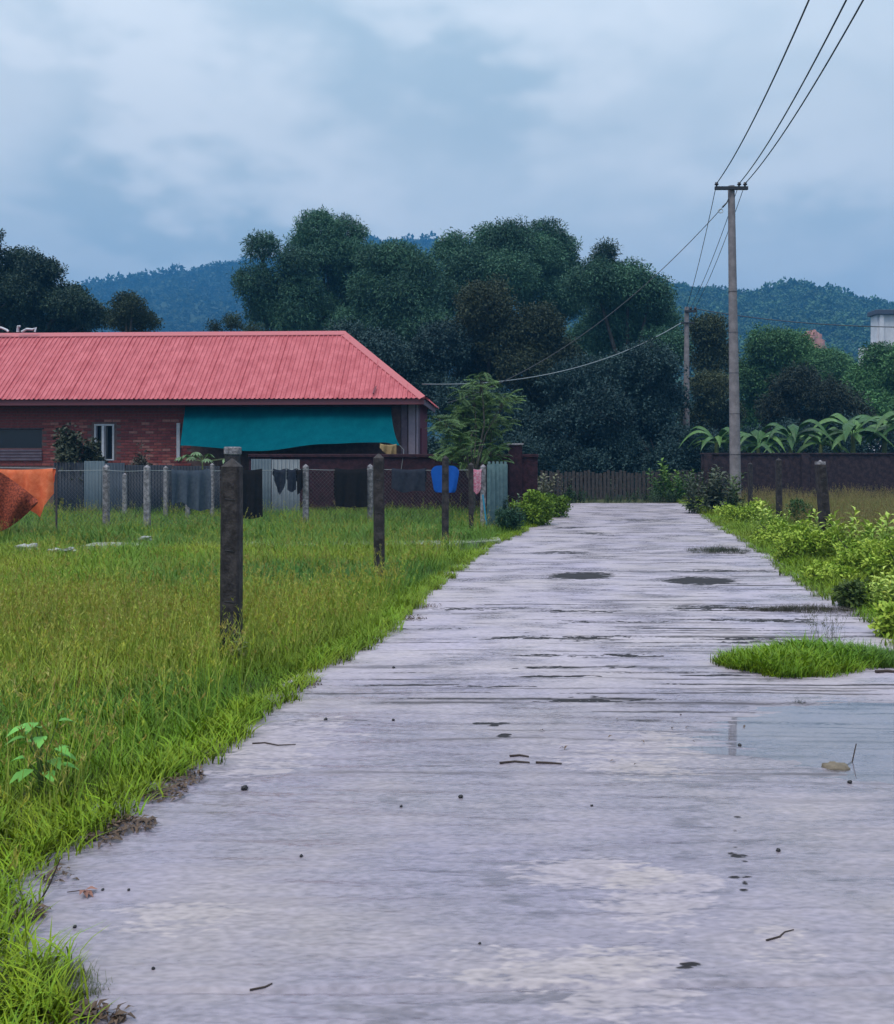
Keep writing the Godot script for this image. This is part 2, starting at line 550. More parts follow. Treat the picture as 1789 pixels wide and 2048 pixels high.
func lane_part(called: String, d0: float, d1: float, w: int, h: int, parent: Node) -> void:
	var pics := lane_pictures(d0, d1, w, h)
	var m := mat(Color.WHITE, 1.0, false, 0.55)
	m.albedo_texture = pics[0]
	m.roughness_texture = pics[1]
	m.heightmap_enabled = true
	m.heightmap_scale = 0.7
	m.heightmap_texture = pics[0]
	var rows := [d0]
	while rows[-1] < d1:
		rows.append(minf(d1, rows[-1] + maxf(0.008, rows[-1] * 0.0035)))
	var cols := 84
	var verts := PackedVector3Array()
	var uvs := PackedVector2Array()
	var idx := PackedInt32Array()
	for d in rows:
		var xl := between(left_edge, d) - 0.14
		var xr := between(right_edge, d) + 0.16
		for c in cols + 1:
			var x := lerpf(xl, xr, float(c) / cols)
			verts.append(Vector3(x, lane_height(x, d), -d))
			uvs.append(Vector2((x - lane_mid(d)) / 5.6 + 0.5, (d - d0) / (d1 - d0)))
	for r in rows.size() - 1:
		for c in cols:
			var i := r * (cols + 1) + c
			idx.append_array([i, i + cols + 1, i + 1, i + 1, i + cols + 1, i + cols + 2])
	var arr := []
	arr.resize(Mesh.ARRAY_MAX)
	arr[Mesh.ARRAY_VERTEX] = verts
	arr[Mesh.ARRAY_TEX_UV] = uvs
	arr[Mesh.ARRAY_INDEX] = idx
	var am := ArrayMesh.new()
	am.add_surface_from_arrays(Mesh.PRIMITIVE_TRIANGLES, arr)
	var st := SurfaceTool.new()
	st.create_from(am, 0)
	st.generate_normals()
	put(called, st.commit(), m, parent)

func make_ground() -> void:
	var st := begin()
	quad(st, Vector3(-1500, -0.05, 200), Vector3(-1500, -0.05, -2200), Vector3(1500, -0.05, -2200), Vector3(1500, -0.05, 200))
	tag(obj("ground", st, M.soil), "", "", "", "structure")
	var lane := Node3D.new()
	lane.name = "road"
	add_child(lane)
	lane.set_meta("kind", "structure")
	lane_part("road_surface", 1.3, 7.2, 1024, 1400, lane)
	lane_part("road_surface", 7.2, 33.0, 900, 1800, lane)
	# standing rain water, level, filling the sunken part
	st = begin()
	var c := Vector3(2.75, -0.0115, -5.35)
	for k in 40:
		var a := TAU * k / 40.0
		var b := TAU * (k + 1) / 40.0
		tri(st, c, c + Vector3(cos(a) * 1.9, 0, sin(a) * 1.15), c + Vector3(cos(b) * 1.9, 0, sin(b) * 1.15))
	var wm := mat(Color(0.35, 0.38, 0.42, 0.22), 0.03, false, 0.5)
	wm.transparency = BaseMaterial3D.TRANSPARENCY_ALPHA
	tag(obj("puddle_water", st, wm), "", "", "", "structure")
	# pale concrete footpath that crosses the left field, mostly under the grass
	st = begin()
	var p := []
	for q in [[1002, 1086, 1.0], [900, 1094, 1.0], [700, 1096, 1], [400, 1097, 1], [160, 1098, 1]]:
		p.append(on_ground(q[0], q[1]))
	for i in p.size() - 1:
		for s in [[0.0, 0.75]]:
			var a: Vector3 = p[i]
			var b: Vector3 = p[i + 1]
			quad(st, a + Vector3(0, 0.05, -s[1]), a + Vector3(0, 0.05, 0), b + Vector3(0, 0.05, 0), b + Vector3(0, 0.05, -s[1]))
			quad(st, a + Vector3(0, 0.05, 0), a + Vector3(0, -0.06, 0), b + Vector3(0, -0.06, 0), b + Vector3(0, 0.05, 0))
	tag(obj("footpath", st, M.path), "", "", "", "structure")

func hill(called: String, ridge: Array, d: float, wob: float, seed_: int, trees: int, foot_d: float, tint := Color(0.03, 0.055, 0.026)) -> void:
	# a ridge line of real height falling towards the viewer, a wooded slope
	var n := FastNoiseLite.new()
	n.seed = seed_
	n.frequency = 0.012
	n.fractal_octaves = 4
	var pts := []
	for p in ridge:
		pts.append(Vector2(p[0], p[1]))
	var x0: float = pts[0].x
	var x1: float = pts[-1].x
	var cols := 90
	var rows := 16
	var grid := []
	for r in rows + 1:
		var line := []
		var t := float(r) / rows   # 0 at the ridge, 1 at the foot
		for c in cols + 1:
			var px := lerpf(x0, x1, float(c) / cols)
			var k := 0
			while k < pts.size() - 2 and px > pts[k + 1].x: k += 1
			var py := lerpf(pts[k].y, pts[k + 1].y, clampf((px - pts[k].x) / (pts[k + 1].x - pts[k].x), 0, 1))
			var top := spot(px, py, d)
			var dd := lerpf(d, foot_d, t)
			var x := top.x * lerpf(1.0, (foot_d / d + 1.0) / 2.0, t)
			var y := top.y * pow(1.0 - t, 1.15) + n.get_noise_2d(x, dd) * wob * sin(PI * clampf(t + 0.05, 0, 1))
			line.append(Vector3(x, maxf(y, -1.0) , -dd))
		grid.append(line)
	var st := begin()
	st.set_smooth_group(1)
	for r in rows:
		for c in cols:
			quad(st, grid[r][c], grid[r][c + 1], grid[r + 1][c + 1], grid[r + 1][c])
	# the far side, falling away
	for c in cols:
		var a: Vector3 = grid[0][c]
		var b: Vector3 = grid[0][c + 1]
		quad(st, b, a, Vector3(a.x, -1, a.z - 200.0), Vector3(b.x, -1, b.z - 200.0))
	tag(obj(called, st, M.hill), "", "", "", "structure")
	var xf := []
	var cols_ := []
	for i in trees:
		var fr: float = pow(rng.randf(), 1.5) * (rows - 1)
		if i % 9 == 0: fr = 0.0
		var fc := rng.randf() * (cols - 1)
		var r := int(fr)
		var c := int(fc)
		var a: Vector3 = grid[r][c].lerp(grid[r][c + 1], fc - c)
		var b: Vector3 = grid[r + 1][c].lerp(grid[r + 1][c + 1], fc - c)
		var p := a.lerp(b, fr - r)
		var s := rng.randf_range(0.55, 1.0) * d / 560.0
		if rng.randf() < 0.06: s *= 1.9
		xf.append(Transform3D(Basis.from_euler(Vector3(0, rng.randf() * TAU, 0)).scaled(Vector3(s, s * rng.randf_range(0.7, 1.15), s)), p))
		cols_.append(tint * rng.randf_range(0.6, 1.35))
	many("hill_forest", M.far_tree, M.leaf, xf, cols_)

# ---------------------------------------------------------------- plants: meshes
func far_tree_mesh() -> Mesh:
	var st := begin()
	for i in 90:
		var d := any_dir()
		var p := Vector3(d.x * 2.7, 2.4 + d.y * 2.2, d.z * 2.7) * rng.randf_range(0.75, 1.05)
		st.set_color(toned(0.75, 1.25))
		var t := (any_dir() + d * 0.8).normalized()
		leaf(st, p - t * 0.6, t, any_dir(), 1.5, 1.0)
	st.generate_normals()
	return st.commit()

func sprig_mesh(n: int, radius: float, long: float, wide: float, droop: float, up_bias: float) -> Mesh:
	var st := begin()
	for i in n:
		var d := any_dir()
		var p := d * radius * pow(rng.randf(), 0.5)
		p.y *= 0.75
		var t := (any_dir() * 0.8 + d * 0.7 + Vector3(0, -droop, 0)).normalized()
		var up := (Vector3.UP * up_bias + any_dir() * 0.8).normalized()
		st.set_color(toned(0.84, 1.16, 0.08))
		leaf(st, p, t, up, long * rng.randf_range(0.7, 1.25), wide * rng.randf_range(0.75, 1.2), 0.12)
	st.generate_normals()
	return st.commit()

# a compound leaf: a rachis with paired leaflets
func pinnate_mesh(pairs: int, long: float, leaflet: float) -> Mesh:
	var st := begin()
	st.set_color(Color(0.7, 0.8, 0.5))
	var pts := []
	for i in 6:
		var t := i / 5.0
		pts.append(Vector3(t * long, 0.25 * long * (t - 1.3 * t * t), 0))
	tube(st, pts, [0.006, 0.005, 0.004, 0.003, 0.002, 0.001], 3, false)
	for i in pairs:
		var t := (i + 0.7) / pairs
		var p := Vector3(t * long, 0.25 * long * (t - 1.3 * t * t), 0)
		for s in [-1.0, 1.0]:
			st.set_color(toned(0.8, 1.25, 0.08))
			leaf(st, p, Vector3(0.35, -0.1 - rng.randf() * 0.3, s).normalized(), Vector3.UP, leaflet * (1.1 - 0.5 * absf(t - 0.5)), leaflet * 0.4)
	st.generate_normals()
	return st.commit()

# an upright weed shoot: a stem with leaves spiralling round it
func shoot_mesh(n: int, high: float, long: float, wide: float) -> Mesh:
	var st := begin()
	st.set_color(Color(0.6, 0.65, 0.4))
	tube(st, [Vector3.ZERO, Vector3(0.01, high * 0.5, 0.015), Vector3(0.03, high, 0.0)], [0.006, 0.005, 0.002], 4, false)
	for i in n:
		var t := 0.12 + 0.88 * i / n
		var a := i * 2.4 + rng.randf() * 0.5
		var dir := Vector3(cos(a), 0.5 + t * 0.7 - rng.randf() * 0.5, sin(a)).normalized()
		st.set_color(toned(0.75, 1.3, 0.12))
		leaf(st, Vector3(0.03 * t, high * t, 0), dir, Vector3.UP, long * (1.15 - 0.6 * t) * rng.randf_range(0.75, 1.2), wide * (1.1 - 0.5 * t), 0.25)
	st.generate_normals()
	return st.commit()

func tuft_mesh(n: int, spread: float, lo: float, hi: float, wide: float, bend: float, straw := 0.1) -> Mesh:
	var v := PackedVector3Array()
	var nn := PackedVector3Array()
	var cc := PackedColorArray()
	var ix := PackedInt32Array()
	for i in n:
		var a := rng.randf() * TAU
		var base := Vector3(cos(a), 0, sin(a)) * spread * sqrt(rng.randf())
		var az := rng.randf() * TAU
		var out := Vector3(cos(az), 0, sin(az))
		var h := rng.randf_range(lo, hi)
		var bn := bend * rng.randf_range(0.3, 1.3) * h
		var side := Vector3(-out.z, 0, out.x).rotated(Vector3.UP, rng.randf_range(-0.6, 0.6))
		var w := wide * rng.randf_range(0.7, 1.25)
		var c := toned(0.72, 1.3, 0.12)
		if rng.randf() < straw: c = Color(2.4, 1.7, 1.5) * rng.randf_range(0.6, 1.0)
		var nrm := (Vector3.UP * 1.1 + out).normalized()
		var f := v.size()
		for s in 4:
			var t := s / 3.0
			var p := base + Vector3.UP * h * (t - 0.18 * t * t * bend * 2.0) + out * bn * t * t
			var half: float = w * [0.5, 0.48, 0.34, 0.04][s]
			v.append(p - side * half)
			v.append(p + side * half)
			nn.append(nrm); nn.append(nrm)
			cc.append(c); cc.append(c)
		for s in 3:
			var k := f + s * 2
			ix.append_array([k, k + 2, k + 1, k + 1, k + 2, k + 3])
	return packed(v, nn, cc, ix)

# thin flowering grass: upright stems with a loose brownish head
func seedhead_mesh(n: int, spread: float, lo: float, hi: float) -> Mesh:
	var st := begin()
	for i in n:
		var a := rng.randf() * TAU
		var base := Vector3(cos(a), 0, sin(a)) * spread * sqrt(rng.randf())
		var az := rng.randf() * TAU
		var out := Vector3(cos(az), 0, sin(az)) * rng.randf_range(0.1, 0.75)
		var h := rng.randf_range(lo, hi)
		var top := base + Vector3.UP * h + out * h
		var mid := base + Vector3.UP * h * 0.55 + out * h * 0.35
		var side := Vector3(-out.z, 0.0, out.x).normalized() * 0.0016
		st.set_color(Color(0.75, 0.95, 0.55) * rng.randf_range(0.7, 1.2))
		quad(st, base - side, base + side, mid + side, mid - side)
		quad(st, mid - side, mid + side, top + side * 0.5, top - side * 0.5)
		st.set_color(Color(1.25, 1.0, 0.9) * rng.randf_range(0.6, 1.3))
		for k in 7:
			var t := rng.randf_range(0.72, 1.0)
			var p := mid.lerp(top, (t - 0.4) / 0.6)
			leaf(st, p, (Vector3.UP + any_dir() * 0.7).normalized(), any_dir(), 0.035, 0.006)
	st.generate_normals()
	return st.commit()

func packed(v: PackedVector3Array, n: PackedVector3Array, c: PackedColorArray, ix: PackedInt32Array) -> ArrayMesh:
	var arr := []
	arr.resize(Mesh.ARRAY_MAX)
	arr[Mesh.ARRAY_VERTEX] = v
	arr[Mesh.ARRAY_NORMAL] = n
	arr[Mesh.ARRAY_COLOR] = c
	arr[Mesh.ARRAY_INDEX] = ix
	var am := ArrayMesh.new()
	am.add_surface_from_arrays(Mesh.PRIMITIVE_TRIANGLES, arr)
	return am

func make_plant_meshes() -> void:
	rng.seed = 101
	M.far_tree = far_tree_mesh()
	M.fine = sprig_mesh(44, 0.42, 0.17, 0.048, 0.35, 0.6)
	M.fine_b = sprig_mesh(46, 0.46, 0.155, 0.055, 0.2, 0.6)
	M.broad = sprig_mesh(50, 0.42, 0.135, 0.07, 0.1, 1.0)
	M.bush = sprig_mesh(16, 0.11, 0.085, 0.045, 0.0, 1.0)
	M.bush_fine = sprig_mesh(20, 0.11, 0.07, 0.02, 0.0, 0.6)
	M.pinnate = pinnate_mesh(9, 0.55, 0.13)
	M.shoot = shoot_mesh(22, 0.55, 0.15, 0.06)
	M.shoot_short = shoot_mesh(16, 0.32, 0.11, 0.05)
	M.lush = tuft_mesh(30, 0.14, 0.10, 0.32, 0.0075, 0.75, 0.05)
	M.lush_b = tuft_mesh(28, 0.15, 0.08, 0.24, 0.009, 1.0, 0.08)
	M.fresh = tuft_mesh(30, 0.09, 0.05, 0.15, 0.007, 0.8, 0.05)
	M.dry = tuft_mesh(18, 0.10, 0.05, 0.17, 0.004, 0.7, 0.6)
	M.seed = seedhead_mesh(12, 0.16, 0.28, 0.52)
	M.coarse = tuft_mesh(16, 0.07, 0.16, 0.34, 0.014, 0.7, 0.03)

# ---------------------------------------------------------------- trees and shrubs
# lobes: [horizontal measure, vertical measure, half size] at distance d; the crown's leaf sprays hang on real spheres of that size
func tree(called: String, label: String, group: String, d: float, stem_px: float, lobes: Array, mesh: Mesh, dense: float, lo: Color, hi: Color, trunk_r := 0.22, size := 1.0, flat := 0.85) -> Node3D:
	var base := foot(stem_px, d)
	var root := thing(called, label, "tree", base, 0, group)
	var xf := []
	var cols := []
	var st := begin()
	var low_y := 99.0
	var world := []
	for l in lobes:
		var dz: float = l[3] if l.size() > 3 else rng.randf_range(-1.2, 1.2)
		var c := spot(l[0], l[1], d) - base + Vector3(0, 0, dz)
		var r: float = l[2] * d / FOCAL
		world.append([c, r])
		low_y = minf(low_y, c.y - r)
	var fork := Vector3(0, maxf(low_y * 0.8, 1.0), 0)
	tube(st, [Vector3(0, -0.1, 0), Vector3(0.03, fork.y * 0.5, 0.02), fork], [trunk_r * 1.25, trunk_r, trunk_r * 0.85], 8)
	for l in world:
		var c: Vector3 = l[0]
		var r: float = l[1]
		var m := fork.lerp(c, 0.55) + Vector3(rng.randf_range(-0.2, 0.2), r * 0.15, rng.randf_range(-0.2, 0.2))
		tube(st, [fork - Vector3(0, 0.2, 0), m, c + Vector3(0, r * 0.3, 0)], [trunk_r * 0.55, trunk_r * 0.36, trunk_r * 0.12], 5)
		for k in 5:
			var e := c + any_dir() * r * 0.8
			tube(st, [c.lerp(fork, 0.15), c.lerp(e, 0.5) + Vector3(0, 0.1, 0), e], [trunk_r * 0.2, trunk_r * 0.13, trunk_r * 0.04], 4, false)
		var n := int(12.6 * r * r * dense)
		var tone := rng.randf()
		for i in n:
			var v := any_dir()
			if v.y < -0.35 and rng.randf() < 0.4: continue
			var bump := 0.86 + 0.34 * noise_b.get_noise_3dv(v * 3.4 + c) + 0.16 * noise_c.get_noise_3dv(v * 4.5 + c)
			var rr: float = r * bump * lerpf(0.55, 1.0, pow(rng.randf(), 0.45))
			var p := c + Vector3(v.x, v.y * flat, v.z) * rr
			var s := size * rng.randf_range(0.75, 1.25)
			xf.append(Transform3D(Basis.from_euler(Vector3(rng.randf_range(-0.5, 0.5), rng.randf() * TAU, rng.randf_range(-0.5, 0.5))).scaled(Vector3.ONE * s), p))
			cols.append(lo.lerp(hi, clampf(0.5 * tone + 0.7 * rng.randf() - 0.1, 0, 1)))
	obj("trunk", st, M.bark, root)
	many("crown", mesh, M.leaf, xf, cols, root)
	return root

# a shrub: stems from one root, leaves over an uneven mound
func shrub(called: String, label: String, group: String, at: Vector3, wide: float, high: float, mesh: Mesh, count: int, lo: Color, hi: Color, size := 1.0, category := "shrub") -> Node3D:
	var root := thing(called, label, category, at, 0, group)
	var st := begin()
	for k in 7:
		var a := rng.randf() * TAU
		var e := Vector3(cos(a) * wide * 0.35, high * rng.randf_range(0.5, 0.9), sin(a) * wide * 0.35)
		tube(st, [Vector3(0, -0.05, 0), e * 0.5 + Vector3(0, high * 0.12, 0), e], [0.012, 0.009, 0.004], 4, false)
	var xf := []
	var cols := []
	var off := Vector3(at.x * 7.0, 3.0, at.z * 5.0)
	var lobes := []
	for k in 9:
		var t := rng.randf() * TAU
		var q := sqrt(rng.randf()) * 0.36 * wide
		var hh := high * rng.randf_range(0.3, 0.85) * (1.0 - 0.5 * q / wide)
		lobes.append([Vector3(cos(t) * q, hh, sin(t) * q), rng.randf_range(0.13, 0.26)])
	for i in count:
		var v := any_dir()
		var l: Array = lobes[i % 9]
		var bump := 0.85 + 0.5 * noise_b.get_noise_3dv(v * 3.5 + off) + 0.3 * noise_c.get_noise_3dv(v * 4.0 + off)
		var rr: float = bump * lerpf(0.3, 1.0, pow(rng.randf(), 0.6)) * l[1] * (1.0 + (0.5 if rng.randf() < 0.08 else 0.0))
		var p: Vector3 = l[0] + Vector3(v.x * wide, v.y * high * 1.1, v.z * wide) * rr
		if i % 5 == 0: p.y *= rng.randf()
		p.y = maxf(p.y, 0.03)
		xf.append(Transform3D(Basis.from_euler(Vector3(rng.randf_range(-0.6, 0.6), rng.randf() * TAU, rng.randf_range(-0.6, 0.6))).scaled(Vector3.ONE * size * rng.randf_range(0.6, 1.35)), p))
		cols.append(lo.lerp(hi, clampf(rng.randf() * 0.8 + 0.2 * (i % 9) / 8.0, 0, 1)))
	obj("stems", st, M.twig, root)
	many("leaves", mesh, M.leaf, xf, cols, root)
	return root

# weeds: upright leafy shoots from one root
func weed(called: String, label: String, group: String, at: Vector3, wide: float, high: float, mesh: Mesh, mesh_high: float, count: int, lo: Color, hi: Color) -> Node3D:
	var root := thing(called, label, "weed", at, 0, group)
	var xf := []
	var cols := []
	for i in count:
		var a := rng.randf() * TAU
		var r := wide * 0.5 * sqrt(rng.randf())
		var s := high / mesh_high * rng.randf_range(0.55, 1.0) * (1.0 - 0.35 * r / (wide * 0.5))
		xf.append(Transform3D(Basis.from_euler(Vector3(rng.randf_range(-0.35, 0.35), rng.randf() * TAU, rng.randf_range(-0.35, 0.35))).scaled(Vector3(s, s, s)), Vector3(cos(a) * r, -0.03, sin(a) * r)))
		cols.append(lo.lerp(hi, rng.randf()))
	many("shoots", mesh, M.leaf, xf, cols, root)
	return root

func banana(label: String, at: Vector3, high: float, seed_: int, lo: Color, hi: Color) -> void:
	rng.seed = seed_
	var root := thing("banana_plant", label, "banana plant", at, 0, "banana plants behind the dark wall")
	var st := begin()
	var stem := high * 0.6
	tube(st, [Vector3(0, -0.1, 0), Vector3(0.02, stem * 0.5, 0), Vector3(0.03, stem, 0.02)], [0.13, 0.11, 0.07], 8)
	obj("stem", st, M.stalk, root)
	var n := 17
	for k in n:
		var a := k * 2.4 + rng.randf() * 0.9
		var out := Vector3(cos(a), 0, sin(a))
		var long := high * rng.randf_range(0.28, 0.5)
		var rise := rng.randf_range(0.5, 1.9)
		var wide := long * rng.randf_range(0.09, 0.14)
		var side := Vector3(-out.z, 0, out.x)
		var lf := begin()
		var c := lo.lerp(hi, rng.randf())
		var pts := []
		var segs := 14
		for i in segs + 1:
			var t := float(i) / segs
			pts.append(Vector3(0.03, stem * 0.95, 0.02) + out * long * (t * 0.95) + Vector3.UP * long * (rise * t - (0.45 + rise * 0.75) * t * t))
		lf.set_color(c * 1.5)
		tube(lf, pts, [0.022, 0.02, 0.018, 0.016, 0.014, 0.012, 0.011, 0.01, 0.009, 0.008, 0.007, 0.006, 0.005, 0.004, 0.003], 4, false)
		for i in segs:
			var t0 := float(i) / segs
			var t1 := float(i + 1) / segs
			if t0 < 0.12: continue
			var w0 := wide * sin(PI * pow(clampf((t0 - 0.1) / 0.9, 0, 1), 0.75))
			var w1 := wide * sin(PI * pow(clampf((t1 - 0.1) / 0.9, 0, 1), 0.75)) + 0.004
			for s in [-1.0, 1.0]:
				lf.set_color(c * rng.randf_range(0.85, 1.2))
				var drop := Vector3(0, -0.45, 0)
				# strips torn between the side veins: each hangs a little differently
				var sag := Vector3(0, -rng.randf_range(0.0, 0.12) * wide, 0)
				quad(lf, pts[i], pts[i] + (side * s + drop) * w0 + sag, pts[i + 1] + (side * s + drop) * w1 + sag, pts[i + 1])
		obj("leaf", lf, M.banana, root)

# ---------------------------------------------------------------- house
const EAVE := 3.14
const RUN := 2.6
const RISE := 2.12
const ROOF_LONG := 17.0

func house_x(px: float) -> float:
	var x := 5.0
	for i in 6:
		var d := 28.0 + 0.05 * x
		x = -0.607 - (px - MID) * d / FOCAL
	return x

func house_y(py: float, x: float) -> float:
	return EYE + (HORIZON - py) * (28.0 + 0.05 * x) / FOCAL

func rib(x: float, pitch: float) -> float:
	var t := fposmod(x, pitch) / pitch
	if t < 0.5: return 0.0
	if int(x / pitch) % 7 == 3: return 0.037 * smoothstep(0.5, 0.6, t) * (1.0 - smoothstep(0.86, 0.96, t))
	if t < 0.62: return 0.024 * (t - 0.5) / 0.12
	if t < 0.84: return 0.024
	if t < 0.96: return 0.024 * (0.96 - t) / 0.12
	return 0.0

func ribbed_face(st: SurfaceTool, origin: Vector3, along: Vector3, up_slope: Vector3, long: float, hip0: float, hip1: float) -> void:
	var nrm := up_slope.cross(along).normalized()
	if nrm.y < 0: nrm = -nrm
	var pitch := 0.135
	var cuts := []
	var x := 0.0
	while x < long:
		for f in [0.0, 0.5, 0.62, 0.84, 0.96]:
			if x + f * pitch < long: cuts.append(x + f * pitch)
		x += pitch
	cuts.append(long)
	for i in cuts.size() - 1:
		var a: float = cuts[i]
		var b: float = cuts[i + 1]
		var sa: float = clampf(minf(a / hip0, (long - a) / hip1), 0, 1)
		var sb: float = clampf(minf(b / hip0, (long - b) / hip1), 0, 1)
		var na := nrm * rib(a + 0.0001, pitch)
		var nb := nrm * rib(b - 0.0001, pitch)
		quad(st, origin + along * a + na - up_slope * 0.012, origin + along * a + up_slope * sa + na, origin + along * b + up_slope * sb + nb, origin + along * b + nb - up_slope * 0.012)

func make_house() -> void:
	rng.seed = 500
	var at := foot(850, 27.3)
	var house := thing("brick_house", "brick house with a red ribbed metal hip roof at the left", "house", at, PI - 0.05)
	# roof: four ribbed faces, with caps over ridge and hips
	var st := begin()
	var e := Vector3(0, EAVE, 0)
	ribbed_face(st, e, Vector3(1, 0, 0), Vector3(0, RISE, RUN), ROOF_LONG, RUN, RUN)
	ribbed_face(st, e, Vector3(0, 0, 1), Vector3(RUN, RISE, 0), RUN * 2, RUN, RUN)
	ribbed_face(st, e + Vector3(0, 0, RUN * 2), Vector3(1, 0, 0), Vector3(0, RISE, -RUN), ROOF_LONG, RUN, RUN)
	ribbed_face(st, e + Vector3(ROOF_LONG, 0, 0), Vector3(0, 0, 1), Vector3(-RUN, RISE, 0), RUN * 2, RUN, RUN)
	var roof := obj("roof", st, M.roof, house)
	var r0 := e + Vector3(RUN, RISE, RUN)
	var r1 := e + Vector3(ROOF_LONG - RUN, RISE, RUN)
	for cap in [["ridge_cap", r0, r1], ["hip_cap", e, r0], ["hip_cap", e + Vector3(0, 0, RUN * 2), r0]]:
		st = begin()
		var a: Vector3 = cap[1]
		var b: Vector3 = cap[2]
		var d := (b - a).normalized()
		var s := d.cross(Vector3.UP).normalized()
		var u := s.cross(d)
		if u.y < 0: u = -u
		var dip := 0.17 * (0.62 if cap[0] == "hip_cap" else RISE / RUN)
		for k in [-1.0, 1.0]:
			quad(st, a + u * 0.045, b + u * 0.045, b + s * k * 0.17 + u * (0.052 - dip), a + s * k * 0.17 + u * (0.052 - dip))
			quad(st, b + s * k * 0.17 + u * (0.052 - dip), a + s * k * 0.17 + u * (0.052 - dip), a + s * k * 0.17 + u * (0.03 - dip), b + s * k * 0.17 + u * (0.03 - dip))
		obj(cap[0], st, M.roof_trim, roof)
	st = begin()
	box(st, Vector3(0.02, EAVE - 0.19, 0.03), Vector3(ROOF_LONG - 0.02, EAVE - 0.025, 0.06), 0.004)
	obj("fascia", st, M.fascia, house)
	st = begin()
	box(st, Vector3(0.03, EAVE - 0.19, 0.063), Vector3(0.06, EAVE - 0.025, RUN * 2 - 0.03), 0.004)
	obj("fascia", st, M.mauve, house)
	st = begin()
	box(st, Vector3(0.07, EAVE - 0.06, 0.07), Vector3(ROOF_LONG - 0.07, EAVE - 0.04, RUN * 2 - 0.07))
	obj("soffit", st, M.dark_wood, house)
	# walls, with openings left for the windows
	var z0 := 0.7
	var z1 := 0.9
	var top := EAVE - 0.063
	var xs := [0.24, house_x(226), house_x(186), house_x(81), house_x(-45), 16.4]
	var wy0 := house_y(921, 9.0)
	var wy1 := house_y(848, 9.0)
	var ly0 := house_y(896, 11.0)
	var ly1 := house_y(859, 11.0)
	st = begin()
	box(st, Vector3(xs[0], -0.1, z0), Vector3(xs[1], top, z1))
	box(st, Vector3(xs[1], -0.1, z0), Vector3(xs[2], wy0, z1))
	box(st, Vector3(xs[1], wy1, z0), Vector3(xs[2], top, z1))
	box(st, Vector3(xs[2], -0.1, z0), Vector3(xs[3], top, z1))
	box(st, Vector3(xs[3], -0.1, z0), Vector3(xs[4], ly0, z1))
	box(st, Vector3(xs[3], ly1, z0), Vector3(xs[4], top, z1))
	box(st, Vector3(xs[4], -0.1, z0), Vector3(xs[5], top, z1))
	var wall := obj("wall", st, M.mortar, house)
	st = begin()
	box(st, Vector3(0.245, -0.1, z1), Vector3(0.44, top - 0.002, RUN * 2 - 0.7))
	box(st, Vector3(0.45, -0.1, RUN * 2 - 0.9), Vector3(16.4, top - 0.002, RUN * 2 - 0.7))
	obj("wall", st, M.door_red, house)
	# bricks standing proud of the mortar; those well in view one by one, the rest joined
	var rest := begin()
	var brick_meshes := []
	for k in 3:
		st = begin()
		box(st, Vector3(-0.113, -0.034, -0.012 - 0.003 * k), Vector3(0.113, 0.034, 0.02), 0.006)
		st.generate_normals()
		brick_meshes.append(st.commit())
	var row := 0
	var y := 1.3
	while y < top - 0.05:
		var x := house_x(372) + (0.12 if row % 2 else 0.0)
		while x < house_x(-40):
			var open: bool = (x + 0.1 > xs[1] and x - 0.1 < xs[2] and y > wy0 - 0.03 and y < wy1 + 0.03) or (x + 0.1 > xs[3] and x - 0.1 < xs[4] and y > ly0 - 0.03 and y < ly1 + 0.03)
			if not open:
				var p := Vector3(x + rng.randf_range(-0.004, 0.004), y, z0)
				if x < house_x(84) and y < house_y(838, x):
					var b := put("brick", brick_meshes[rng.randi() % 3], M.bricks[[0, 0, 1, 1, 2, 3, 4][rng.randi() % 7]], wall)
					b.position = p
				else:
					box(rest, p + Vector3(-0.113, -0.034, -0.012), p + Vector3(0.113, 0.034, 0.01))
			x += 0.24
		row += 1
		y += 0.083
	tag(obj("brickwork", rest, M.bricks[1], wall), "", "", "", "stuff")
	# left window: a wide dark opening with a shuttered lower part
	var win := Node3D.new()
	win.name = "window"
	house.add_child(win, true)
	st = begin()
	box(st, Vector3(xs[3], ly0, 0.84), Vector3(xs[4], ly1, 0.86))
	obj("pane", st, M.glass, win)
	st = begin()
	box(st, Vector3(xs[3] - 0.06, ly1, 0.66), Vector3(xs[4] + 0.05, ly1 + 0.05, 0.74), 0.006)
	obj("lintel", st, M.dark_wood, win)
	for k in 4:
		st = begin()
		var yy := ly0 - 0.02 - 0.085 * (k + 1)
		box(st, Vector3(xs[3] - 0.02, yy, 0.645), Vector3(xs[4], yy + 0.065, 0.675), 0.006)
		obj("slat", st, M.mauve, win)
	# casement window with white frame, one leaf ajar
	win = Node3D.new()
	win.name = "window"
	house.add_child(win, true)
	var a0: float = xs[1] + 0.003
	var a1: float = xs[2] - 0.003
	st = begin()
	for bar in [[a0, wy0, a0 + 0.05, wy1], [a1 - 0.05, wy0, a1, wy1], [a0 + 0.052, wy1 - 0.05, a1 - 0.052, wy1], [a0 + 0.052, wy0, a1 - 0.052, wy0 + 0.04]]:
		box(st, Vector3(bar[0], bar[1], 0.675), Vector3(bar[2], bar[3], 0.8), 0.006)
	obj("frame", st, M.white_paint, win)
	st = begin()
	box(st, Vector3(a0 + 0.05, wy0 + 0.04, 0.85), Vector3(a1 - 0.05, wy1 - 0.05, 0.87))
	obj("pane", st, M.glass, win)
	st = begin()
	box(st, Vector3(a0 + 0.24, wy0 + 0.045, 0.55), Vector3(a0 + 0.31, wy1 - 0.055, 0.7), 0.008)
	obj("casement", st, M.white_paint, win)
	# white upright beside the shade net, pilasters at the right end
	st = begin()
	box(st, Vector3(house_x(359), house_y(921, 7), 0.62), Vector3(house_x(352), house_y(846, 7), 0.69), 0.008)
	obj("window_frame", st, M.white_paint, house)
